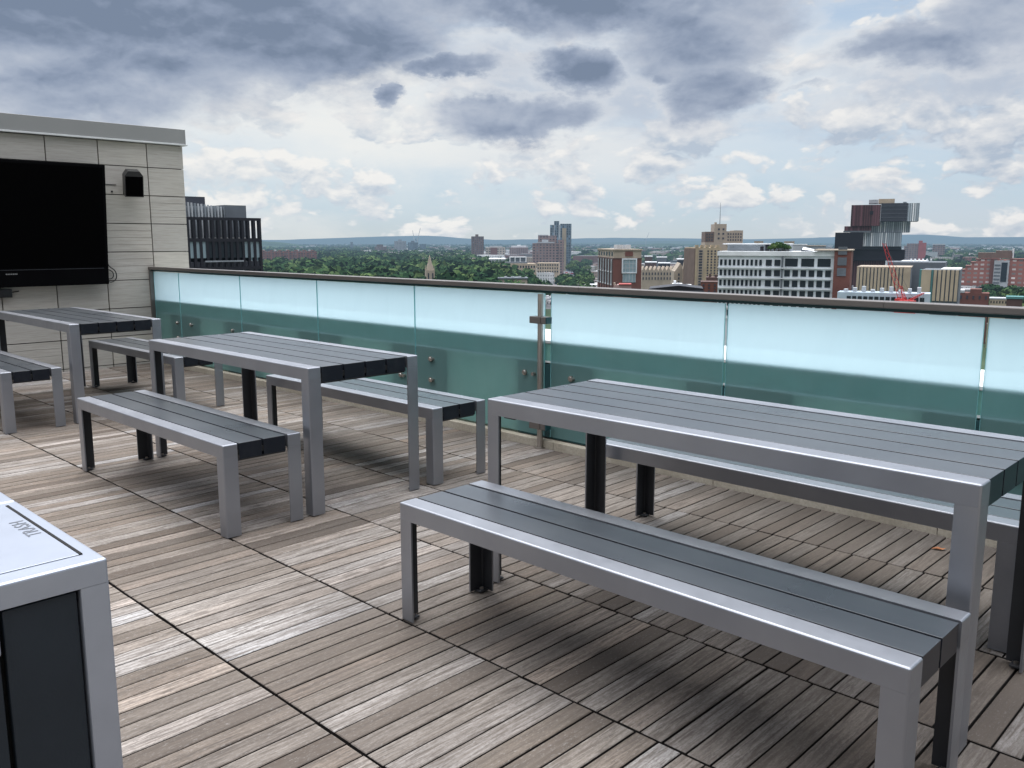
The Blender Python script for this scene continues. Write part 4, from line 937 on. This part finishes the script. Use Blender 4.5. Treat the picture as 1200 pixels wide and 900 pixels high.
def garden_tree(label, loc, h, r, group):
    root = empty('tree', loc); tag(root, label, 'tree', group)
    mb = MB(); mb.tube((0, 0, 0), (.1, .05, h*.6), r*.10, 'c_trunk', 6, r*.05)
    for k in range(4):
        a = k*1.6; mb.tube((.06, .03, h*.4), (math.cos(a)*r*.5, math.sin(a)*r*.5, h*.75), r*.05, 'c_trunk', 5, r*.02)
    mb.build('trunk', root)
    v, f, col = crowns('crown', [(0, 0, h-r*.7)], [r], 150, .17); o = quad_mesh('crown', v, f, ['leaf'], col); o.parent = root
# roof garden trees on the white office
mw = WO.root; z1 = WO.z(299.5)
names = ['leftmost low shrub tree of the planted office roof', 'tall bushy tree left of centre on the planted office roof', 'widest tree in the middle of the planted office roof', 'rounded tree right of centre on the planted office roof', 'small end tree of the planted office roof']
for i, (fx, hh_) in enumerate([(.445, 1.9), (.475, 2.7), (.51, 3.2), (.545, 2.6), (.59, 1.9)]):
    rz = mw.rotation_euler.z; lx, ly = WO.w*fx, 5.0+.6*i
    p = (mw.location.x + lx*math.cos(rz) - ly*math.sin(rz), mw.location.y + lx*math.sin(rz) + ly*math.cos(rz), GZ+z1+1.62)
    garden_tree(names[i], p, hh_, hh_*.62, 'trees of the office roof garden')
for lb, px, D, hh_ in [('dark round tree standing before the beige building near the depot', 621, 520, 16), ('small dark tree left of the parked cars', 664, 560, 11), ('dark green tree at the foot of the red brick building', 755, 300, 9)]:
    p = heading(px, D); garden_tree(lb, (p.x, p.y, GZ), hh_, hh_*.42, 'single dark trees between the buildings')

# distant town: countless small roofs
def town(name, label, pts, lo, hi, cols, hmin=5, hmax=12):
    V = []; Fq = []; Cc = []
    for i, (x, y) in enumerate(pts):
        w, d_, h = random.uniform(lo, hi), random.uniform(lo, hi), random.uniform(hmin, hmax); a = random.uniform(0, .6); ca, sa = math.cos(a), math.sin(a); base = len(V)
        for zz in (GZ, GZ+h):
            for ux, uy in ((-1, -1), (1, -1), (1, 1), (-1, 1)): V.append((x+ca*ux*w/2-sa*uy*d_/2, y+sa*ux*w/2+ca*uy*d_/2, zz))
        fs = [(4,5,6,7),(0,1,5,4),(1,2,6,5),(2,3,7,6),(3,0,4,7)]; Fq += [tuple(base+k for k in q) for q in fs]
        c = random.choice(cols); rf = random.choice([(.14, .14, .15), (.5, .51, .52), (.22, .2, .19), (.3, .3, .31)]); Cc += [rf] + [c]*4
    o = quad_mesh(name, V, Fq, ['town'], Cc); tag(o, label, 'town', kind='stuff'); return o
m, nt = new_mat('town_surfaces'); at_ = N(nt, 'ShaderNodeAttribute', attribute_name='board'); g = N(nt, 'ShaderNodeNewGeometry')
sp = N(nt, 'ShaderNodeSeparateXYZ'); L(nt, g.outputs['Position'], sp.inputs[0]); spn = N(nt, 'ShaderNodeSeparateXYZ'); L(nt, g.outputs['Normal'], spn.inputs[0])
hx = math_n(nt, 'ADD', sp.outputs[0], sp.outputs[1]); fa = math_n(nt, 'LESS_THAN', math_n(nt, 'FRACT', math_n(nt, 'MULTIPLY', hx, .28)), .4); fb = math_n(nt, 'LESS_THAN', math_n(nt, 'FRACT', math_n(nt, 'MULTIPLY_ADD', sp.outputs[2], .3, 20.3)), .45)
sd_ = math_n(nt, 'LESS_THAN', math_n(nt, 'ABSOLUTE', spn.outputs[2]), .5)
c = mix_c(nt, math_n(nt, 'MULTIPLY', math_n(nt, 'MULTIPLY', fa, fb), math_n(nt, 'MULTIPLY', sd_, .75)), at_.outputs['Color'], (.05, .055, .065))
bb = bsdf(nt, c, .8, 0, .3); finish(nt, bb.outputs[0], True); M['town'] = m
pal = [(.22, .10, .08), (.16, .08, .07), (.30, .26, .21), (.42, .40, .37), (.18, .17, .17), (.60, .61, .61), (.26, .20, .16), (.34, .20, .16), (.70, .71, .72)]
town('distant_town', 'countless small far buildings spread to the hills', np.concatenate([region(420, 1260, 1500, 4200, 1500), region(430, 640, 1150, 2300, 420), region(300, 1260, 3500, 6500, 800), region(1090, 1260, 1200, 3200, 220)]), 12, 42, pal + [(.75, .76, .77), (.6, .6, .6)], 6, 24)
town('near_town', 'close packed low roofs between the larger buildings', np.concatenate([region(690, 870, 560, 1400, 170), region(870, 1260, 430, 1300, 330), region(525, 640, 900, 1500, 120)]), 10, 26, pal, 6, 15)
# parked cars and trucks on the big lot
def car_lot():
    V = []; Fq = []; Cc = []
    u0, D0 = 0, 0
    for D in np.arange(640, 1500, 7.5):
        for u in np.arange(637, 690, 1700/D*1.55*.9):
            if u < 637 + (D-640)*.018 or u > 690 - (D-640)*.006 or random.random() < .25: continue
            p = heading(u + random.uniform(-.2, .2), D + random.uniform(-1.2, 1.2)); L_, W_, H_ = random.choice([(4.6, 1.9, 1.45), (4.8, 1.9, 1.6), (8, 2.4, 3.0)])
            c = random.choice([(.7, .71, .72), (.62, .63, .65), (.7, .7, .7), (.06, .065, .07), (.30, .31, .33), (.35, .05, .045), (.06, .09, .20), (.5, .5, .52)])
            a = YAW+.35; ca, sa = math.cos(a), math.sin(a)
            for (xa, xb, wa, za, zb, cc) in ((-L_/2, L_/2, W_/2, .3, H_*.58, c), (-L_*.28, L_*.3, W_*.42, H_*.58, H_, (.05, .06, .07) if H_ < 2 else c)):
                base = len(V)
                for zz in (za, zb):
                    for ux, uy in ((xa, -wa), (xb, -wa), (xb, wa), (xa, wa)): V.append((p.x+ca*ux-sa*uy, p.y+sa*ux+ca*uy, GZ+.1+zz))
                Fq += [tuple(base+k for k in q) for q in [(4,5,6,7),(0,1,5,4),(1,2,6,5),(2,3,7,6),(3,0,4,7)]]; Cc += [c] + [cc]*4
    o = quad_mesh('parked_cars', V, Fq, ['town'], Cc); tag(o, 'mass of parked cars and trucks glinting on a distant lot', 'cars', kind='stuff')
car_lot()

# ground sheet to the horizon
def make_ground():
    m, nt = new_mat('city_ground'); g = N(nt, 'ShaderNodeNewGeometry'); P = g.outputs['Position']
    a = noise(nt, P, .004, 8, .6); b_ = noise(nt, P, .03, 5, .6)
    c = ramp(nt, a, [(.40, (.035, .07, .032)), (.50, (.06, .085, .05)), (.56, (.17, .165, .155)), (.68, (.22, .215, .20))])
    c = mix_c(nt, ramp(nt, b_, [(.5, 0.0), (.62, .6)]), c, (.035, .065, .03))
    bb = bsdf(nt, c, .9, 0, .2); finish(nt, bb.outputs[0], True); return m
M['ground'] = make_ground()
mb = MB(); n = 48; mb.poly([(50000*math.cos(2*math.pi*i/n), 50000*math.sin(2*math.pi*i/n), GZ) for i in range(n)], 'ground'); tag(mb.build('ground'), kind='structure')
hz('lot_asphalt', (.16, .16, .165))
mb = MB(); P_ = [heading(633, 600), heading(700, 600), heading(690, 1600), heading(655, 1600)]; mb.poly([(p.x, p.y, GZ+.1) for p in P_], 'lot_asphalt'); tag(mb.build('car_park_surface'), kind='structure')

# hills
def make_hill(name, c0, c1, sc):
    m, nt = new_mat(name); g = N(nt, 'ShaderNodeNewGeometry'); a = noise(nt, g.outputs['Position'], sc, 8, .65)
    c = ramp(nt, a, [(.35, c0), (.65, c1)]); bb = bsdf(nt, c, .95, 0, .1, bump(nt, a, 1.0, 60)); finish(nt, bb.outputs[0], True); return m
M['hill'] = make_hill('wooded_hill', (.015, .04, .022), (.05, .085, .045), .006)
def ridge(name, D, prof, depth, rough, seed):
    """a hill range running across the view at distance D; prof = (photo column, height above the plain in m)"""
    r_ = np.random.default_rng(seed); xs = np.linspace(prof[0][0], prof[-1][0], 260); hh = np.interp(xs, [p[0] for p in prof], [p[1] for p in prof])
    nz = np.zeros_like(xs)
    for o_ in range(6):
        k = 2**o_; nz += np.interp(xs, np.linspace(xs[0], xs[-1], 5*k+2), r_.normal(0, 1, 5*k+2))/k
    hh = np.maximum(hh*(1+0*nz) + nz*rough, 2)
    rows = 9; V = []; Fq = []
    for j in range(rows):
        t = j/(rows-1); prof_h = math.sin(math.pi*min(1, t*1.0)/2)**1.0 if t <= 1 else 1
        for i, u in enumerate(xs):
            Dj = D - depth*(1-t); p = heading(u, Dj); V.append((p.x, p.y, GZ + hh[i]*prof_h*(1+ (0 if j == rows-1 else r_.normal(0, .03)))))
    nn = len(xs)
    for j in range(rows-1):
        for i in range(nn-1): Fq.append((j*nn+i, j*nn+i+1, (j+1)*nn+i+1, (j+1)*nn+i))
    # back slope
    base = len(V)
    for i, u in enumerate(xs):
        p = heading(u, D+depth); V.append((p.x, p.y, GZ-5))
    for i in range(nn-1): Fq.append(((rows-1)*nn+i, (rows-1)*nn+i+1, base+i+1, base+i))
    o = quad_mesh(name, V, Fq, ['hill']); o.data.polygons.foreach_set('use_smooth', [True]*len(Fq)); tag(o, kind='structure')
def H(py, D): return (282.2-py)*D/F_PX*(1.35 if D > 9000 else 1.15) + 46.4
ridge('far_hills', 13000, [(-500, H(281, 13000)), (200, H(282, 13000)), (330, H(281.5, 13000)), (400, H(279.5, 13000)), (450, H(278.2, 13000)), (500, H(277.4, 13000)), (540, H(279.5, 13000)), (580, H(281, 13000)), (640, H(280.5, 13000)), (720, H(279.5, 13000)), (800, H(280, 13000)), (880, H(281, 13000)), (960, H(280, 13000)), (1040, H(277.5, 13000)), (1090, H(277.6, 13000)), (1130, H(279.6, 13000)), (1200, H(279.3, 13000)), (1700, H(280.5, 13000))], 2500, 6, 1)
ridge('middle_hills', 8000, [(-500, 35), (250, H(283, 8000)), (330, H(283, 8000)), (380, H(285.5, 8000)), (520, H(286, 8000)), (600, H(283.5, 8000)), (700, H(282.8, 8000)), (780, H(281.8, 8000)), (830, H(283, 8000)), (900, H(285, 8000)), (1000, H(286, 8000)), (1200, H(286, 8000)), (1700, 30)], 1800, 6, 2)
ridge('near_hill', 4600, [(640, 2), (690, H(292, 4600)), (740, H(286.5, 4600)), (775, H(284.5, 4600)), (830, H(285.5, 4600)), (880, H(290, 4600)), (940, 2)], 900, 3, 3)
ridge('near_hill', 4300, [(200, H(284, 4300)), (310, H(283.2, 4300)), (350, H(285, 4300)), (400, H(290, 4300)), (440, 2)], 900, 3, 4)
nh = [o for o in COL.objects if o.name.startswith('near_hill')]

# ================================================================== SKY AND LIGHT
SUN_EL, SUN_AZ = R(58), YAW + R(18)     # sun hidden by cloud ahead of the camera, a little left
world = bpy.data.worlds.new('World'); S.world = world; world.use_nodes = True; nt = world.node_tree; nt.nodes.clear()
out = N(nt, 'ShaderNodeOutputWorld'); bg = N(nt, 'ShaderNodeBackground', inp={'Strength': .10}); L(nt, bg.outputs[0], out.inputs[0])
sky = N(nt, 'ShaderNodeTexSky', sky_type='NISHITA'); sky.sun_disc = False; sky.sun_elevation = SUN_EL; sky.sun_rotation = -SUN_AZ
sky.air_density = 1.2; sky.dust_density = 1.5
tc = N(nt, 'ShaderNodeTexCoord'); D3 = tc.outputs['Generated']; sp = N(nt, 'ShaderNodeSeparateXYZ'); L(nt, D3, sp.inputs[0])
def dotc(v):
    n = N(nt, 'ShaderNodeVectorMath', operation='DOT_PRODUCT'); L(nt, D3, n.inputs[0]); n.inputs[1].default_value = v; return n.outputs['Value']
fwd, rgt = dotc(tuple(FH)), dotc(tuple(RH))
az = math_n(nt, 'ARCTAN2', rgt, fwd)                       # bearing from the terrace's outlook
hor = math_n(nt, 'SQRT', math_n(nt, 'ADD', math_n(nt, 'MULTIPLY', fwd, fwd), math_n(nt, 'MULTIPLY', rgt, rgt)))
el = math_n(nt, 'ARCTAN2', sp.outputs[2], hor)
# cloud domain: bearing and height, slightly flattened
def cdom(kz, dz=0.0):
    cmb = N(nt, 'ShaderNodeCombineXYZ'); L(nt, math_n(nt, 'SINE', az), cmb.inputs[0]); L(nt, math_n(nt, 'COSINE', az), cmb.inputs[1]); L(nt, math_n(nt, 'MULTIPLY_ADD', el, kz, dz), cmb.inputs[2]); return cmb.outputs[0]
def sstep(v, a, b_):
    n = N(nt, 'ShaderNodeMapRange', interpolation_type='SMOOTHSTEP'); L(nt, v, n.inputs[0]); n.inputs[1].default_value = a; n.inputs[2].default_value = b_; return n.outputs[0]
def warp(vec, sc, amt):
    w = N(nt, 'ShaderNodeTexNoise', inp={'Scale': sc, 'Detail': 5, 'Roughness': .55}); L(nt, vec, w.inputs['Vector'])
    sb = N(nt, 'ShaderNodeVectorMath', operation='SUBTRACT'); L(nt, w.outputs['Color'], sb.inputs[0]); sb.inputs[1].default_value = (.5, .5, .5)
    ml = N(nt, 'ShaderNodeVectorMath', operation='SCALE'); L(nt, sb.outputs[0], ml.inputs[0]); ml.inputs['Scale'].default_value = amt
    ad = N(nt, 'ShaderNodeVectorMath', operation='ADD'); L(nt, vec, ad.inputs[0]); L(nt, ml.outputs[0], ad.inputs[1]); return ad.outputs[0]
def puff(vec, sc):
    v = N(nt, 'ShaderNodeTexVoronoi', feature='F1', inp={'Scale': sc, 'Detail': 2.0, 'Roughness': .5, 'Lacunarity': 2.3}); v.normalize = True
    L(nt, vec, v.inputs['Vector']); return math_n(nt, 'SUBTRACT', 1.0, math_n(nt, 'MULTIPLY', v.outputs['Distance'], 1.6))
def density(vec, s1, s2):
    w = warp(vec, s1*1.3, .10)
    n1 = noise(nt, w, s1, 6, .55); p = puff(w, s2)
    return math_n(nt, 'ADD', math_n(nt, 'MULTIPLY', n1, .62), math_n(nt, 'MULTIPLY', p, .38))
WV = N(nt, 'ShaderNodeTexNoise', inp={'Scale': 7.0, 'Detail': 10, 'Roughness': .62}); L(nt, cdom(1.8), WV.inputs['Vector'])
wsub = N(nt, 'ShaderNodeSeparateColor'); L(nt, WV.outputs['Color'], wsub.inputs[0])
azw = math_n(nt, 'MULTIPLY_ADD', math_n(nt, 'SUBTRACT', wsub.outputs[0], .5), .16, az); elw = math_n(nt, 'MULTIPLY_ADD', math_n(nt, 'SUBTRACT', wsub.outputs[1], .5), .10, el)
def blob(cx, cy, rx, ry, k=1.0, p=1.0):
    a0 = math.atan((cx-600)/1008.0); e0 = (282-cy)/1040.0
    dx = math_n(nt, 'MULTIPLY', math_n(nt, 'SUBTRACT', azw, a0), 1008.0/rx); dy = math_n(nt, 'MULTIPLY', math_n(nt, 'SUBTRACT', elw, e0), 1040.0/ry)
    q = math_n(nt, 'ADD', math_n(nt, 'MULTIPLY', dx, dx), math_n(nt, 'MULTIPLY', dy, dy))
    return math_n(nt, 'MULTIPLY', math_n(nt, 'EXPONENT', math_n(nt, 'MULTIPLY', q, -1.0)), k)
blobs = [(20, 5, 330, 138, 1.6), (330, 20, 210, 98, 1.25), (640, -8, 260, 62, 1.3), (800, 45, 110, 70, 1.05), (835, 118, 60, 38, .95), (672, 98, 52, 30, 1.0), (622, 150, 85, 28, .85), (1050, 84, 85, 30, .9), (1165, 60, 70, 40, .85),
         (460, 116, 22, 12, .9), (530, 92, 70, 16, .85), (771, 104, 20, 18, .75), (1010, -30, 200, 30, .8), (930, 128, 50, 8, .42)]
acc = None
for bl in blobs:
    v = blob(*bl); acc = v if acc is None else math_n(nt, 'MAXIMUM', acc, v)
CD = cdom(1.9); CDu = cdom(1.9, .022)
n_big = noise(nt, cdom(1.5), 2.6, 7, .55, .3)
d1 = density(CD, 7.0, 15.0); d1u = density(CDu, 7.0, 15.0)
n_dk = noise(nt, cdom(2.4, .7), 3.6, 3, .5, .6); n_mid = noise(nt, warp(CD, 6, .15), 7, 9, .6); n_fine = noise(nt, CD, 26, 8, .6, .2)
dm = math_n(nt, 'ADD', acc, math_n(nt, 'MULTIPLY', math_n(nt, 'SUBTRACT', d1, .5), .9))
edge = sstep(math_n(nt, 'SUBTRACT', azw, 0.0), -.35, .25)
dark = sstep(math_n(nt, 'ADD', dm, math_n(nt, 'MULTIPLY', math_n(nt, 'SUBTRACT', 1.0, edge), .05)), .22, .62)
K = 10.0                                                    # the background strength is 0.10
def C(r, g_, b_): return (r*K, g_*K, b_*K)
def up(c): return mix_c(nt, 1.0, c, (K, K, K), 'MULTIPLY')
# clear sky between clouds: Nishita lifted towards the pale horizon
pale = ramp(nt, el, [(0.0, (.60, .69, .74)), (.03, (.53, .68, .80)), (.10, (.45, .63, .82)), (.18, (.42, .58, .78)), (.4, (.30, .44, .66))])
clear = mix_c(nt, .85, sky.outputs[0], up(pale))
# thin high veil
veil = sstep(noise(nt, cdom(5.0), 3.2, 9, .62, .5), .38, .68)
veilc = ramp(nt, math_n(nt, 'MULTIPLY_ADD', az, .6, .5), [(0, (.84, .83, .79)), (.4, (.82, .83, .82)), (.6, (.66, .70, .76)), (1, (.58, .63, .71))])
vb = ramp(nt, el, [(0, .45), (.04, .5), (.08, .7), (.13, .92), (.25, .92)])
glow = math_n(nt, 'MAXIMUM', math_n(nt, 'MAXIMUM', blob(420, 150, 330, 62, 1.0), blob(960, 100, 190, 50, .8)), blob(640, 185, 420, 42, .6))
col = mix_c(nt, math_n(nt, 'MAXIMUM', math_n(nt, 'MULTIPLY', veil, vb), math_n(nt, 'MULTIPLY', glow, math_n(nt, 'MULTIPLY_ADD', veil, .45, .5))), clear, up(veilc))
col = mix_c(nt, math_n(nt, 'MULTIPLY', glow, .62), col, C(.93, .92, .88))
# white cumulus in the middle band
band = ramp(nt, el, [(0.0, .0), (.02, .005), (.05, .035), (.09, .06), (.14, .05), (.2, .03), (.8, .03)])
cd = math_n(nt, 'ADD', math_n(nt, 'ADD', d1, math_n(nt, 'MULTIPLY', math_n(nt, 'SUBTRACT', n_big, .5), .35)), band)
wm = sstep(cd, .535, .60)
lit = math_n(nt, 'MULTIPLY_ADD', math_n(nt, 'SUBTRACT', d1, d1u), 6.5, .44, clamp=True)
lit = math_n(nt, 'ADD', lit, math_n(nt, 'MULTIPLY', math_n(nt, 'SUBTRACT', n_fine, .5), .55), clamp=True)
lit = math_n(nt, 'SUBTRACT', lit, math_n(nt, 'MULTIPLY', sstep(cd, .60, .80), .25), clamp=True)
side = ramp(nt, math_n(nt, 'MULTIPLY_ADD', az, .6, .5), [(0, (.93, .91, .86)), (.45, (.90, .89, .87)), (1, (.86, .85, .84))])
shade = ramp(nt, math_n(nt, 'MULTIPLY_ADD', az, .6, .5), [(0, (.66, .71, .74)), (.45, (.50, .58, .68)), (1, (.40, .47, .58))])
col = mix_c(nt, math_n(nt, 'MULTIPLY', wm, .92), col, up(mix_c(nt, lit, shade, side)))
# broad half-transparent grey bank joining the heavy masses
gb = None
for bl in [(700, 118, 190, 62, 1.0), (1085, 108, 150, 46, .95), (880, 165, 130, 26, .6), (600, 95, 150, 40, .8), (1010, 175, 200, 22, .45), (60, 150, 260, 30, .6)]:
    v = blob(*bl); gb = v if gb is None else math_n(nt, 'MAXIMUM', gb, v)
gbm = sstep(math_n(nt, 'ADD', gb, math_n(nt, 'MULTIPLY', math_n(nt, 'SUBTRACT', n_mid, .5), 1.6)), .30, .95)
col = mix_c(nt, math_n(nt, 'MULTIPLY', gbm, .80), col, C(.50, .56, .66))
# bright rim of thin cloud around the heavy masses
rim = math_n(nt, 'MULTIPLY', sstep(dm, .12, .34), math_n(nt, 'SUBTRACT', 1.0, dark)); col = mix_c(nt, math_n(nt, 'MULTIPLY', rim, .35), col, up(side))
# heavy grey-blue cloud
tk = math_n(nt, 'ADD', math_n(nt, 'MULTIPLY', math_n(nt, 'SUBTRACT', 1.25, math_n(nt, 'MINIMUM', dm, 1.25)), .50), math_n(nt, 'ADD', math_n(nt, 'MULTIPLY_ADD', math_n(nt, 'SUBTRACT', n_mid, .5), .30, math_n(nt, 'MULTIPLY', math_n(nt, 'SUBTRACT', n_dk, .5), 1.1)), math_n(nt, 'MULTIPLY', math_n(nt, 'SUBTRACT', d1, d1u), 1.1)))
dk = ramp(nt, tk, [(.0, (.195, .25, .35)), (.14, (.275, .335, .45)), (.30, (.38, .44, .55)), (.50, (.50, .55, .64)), (.80, (.62, .65, .71))])
col = mix_c(nt, dark, col, up(dk))
# unseen sky: brightened overhead to light the terrace, dimmed behind to shade it
OV = 10.0
hi = ramp(nt, math_n(nt, 'MULTIPLY', el, .6), [(.17, (.16, .165, .18)), (.40, (.20, .205, .22)), (.62, (.44, .44, .45)), (.85, (.72, .71, .69))])
ovn = mix_c(nt, 1.0, ramp(nt, n_big, [(.3, (.62, .65, .70)), (.7, (1.05, 1.06, 1.07))]), hi, 'MULTIPLY'); ovk = mix_c(nt, 1.0, ovn, (K*OV, K*OV, K*OV), 'MULTIPLY')
ovm = sstep(el, .29, .52); col = mix_c(nt, ovm, col, ovk)
bkm = sstep(math_n(nt, 'MULTIPLY', fwd, -1.0), -.15, .35); bk = ramp(nt, n_big, [(.3, (.24, .26, .30)), (.7, (.42, .44, .48))])
bm2 = math_n(nt, 'MULTIPLY', bkm, math_n(nt, 'SUBTRACT', 1.0, sstep(el, .5, .9))); col = mix_c(nt, bm2, col, up(bk))
# below the horizon
gm = sstep(math_n(nt, 'MULTIPLY', sp.outputs[2], -1.0), .001, .01); col = mix_c(nt, gm, col, C(.30, .36, .40))
L(nt, col, bg.inputs['Color'])
world.cycles.sampling_method = 'MANUAL'; world.cycles.sample_map_resolution = 256

sd = bpy.data.lights.new('sun', 'SUN'); sd.energy = 1.5; sd.angle = R(24); sd.color = (1, .96, .90); so = bpy.data.objects.new('sun', sd); COL.objects.link(so)
dvec = Vector((-math.sin(SUN_AZ)*math.cos(SUN_EL), math.cos(SUN_AZ)*math.cos(SUN_EL), math.sin(SUN_EL)))
so.rotation_euler = dvec.to_track_quat('Z', 'Y').to_euler(); so.location = (0, 0, 30)

S.view_settings.view_transform = 'Standard'; S.view_settings.look = 'None'; S.view_settings.exposure = 0; S.view_settings.gamma = 1
S.render.engine = 'CYCLES'; S.cycles.use_denoising = True; S.cycles.adaptive_threshold = .02; S.cycles.max_bounces = 7; S.cycles.transmission_bounces = 8; S.cycles.sample_clamp_indirect = 6
S.render.resolution_x = 1024; S.render.resolution_y = 768
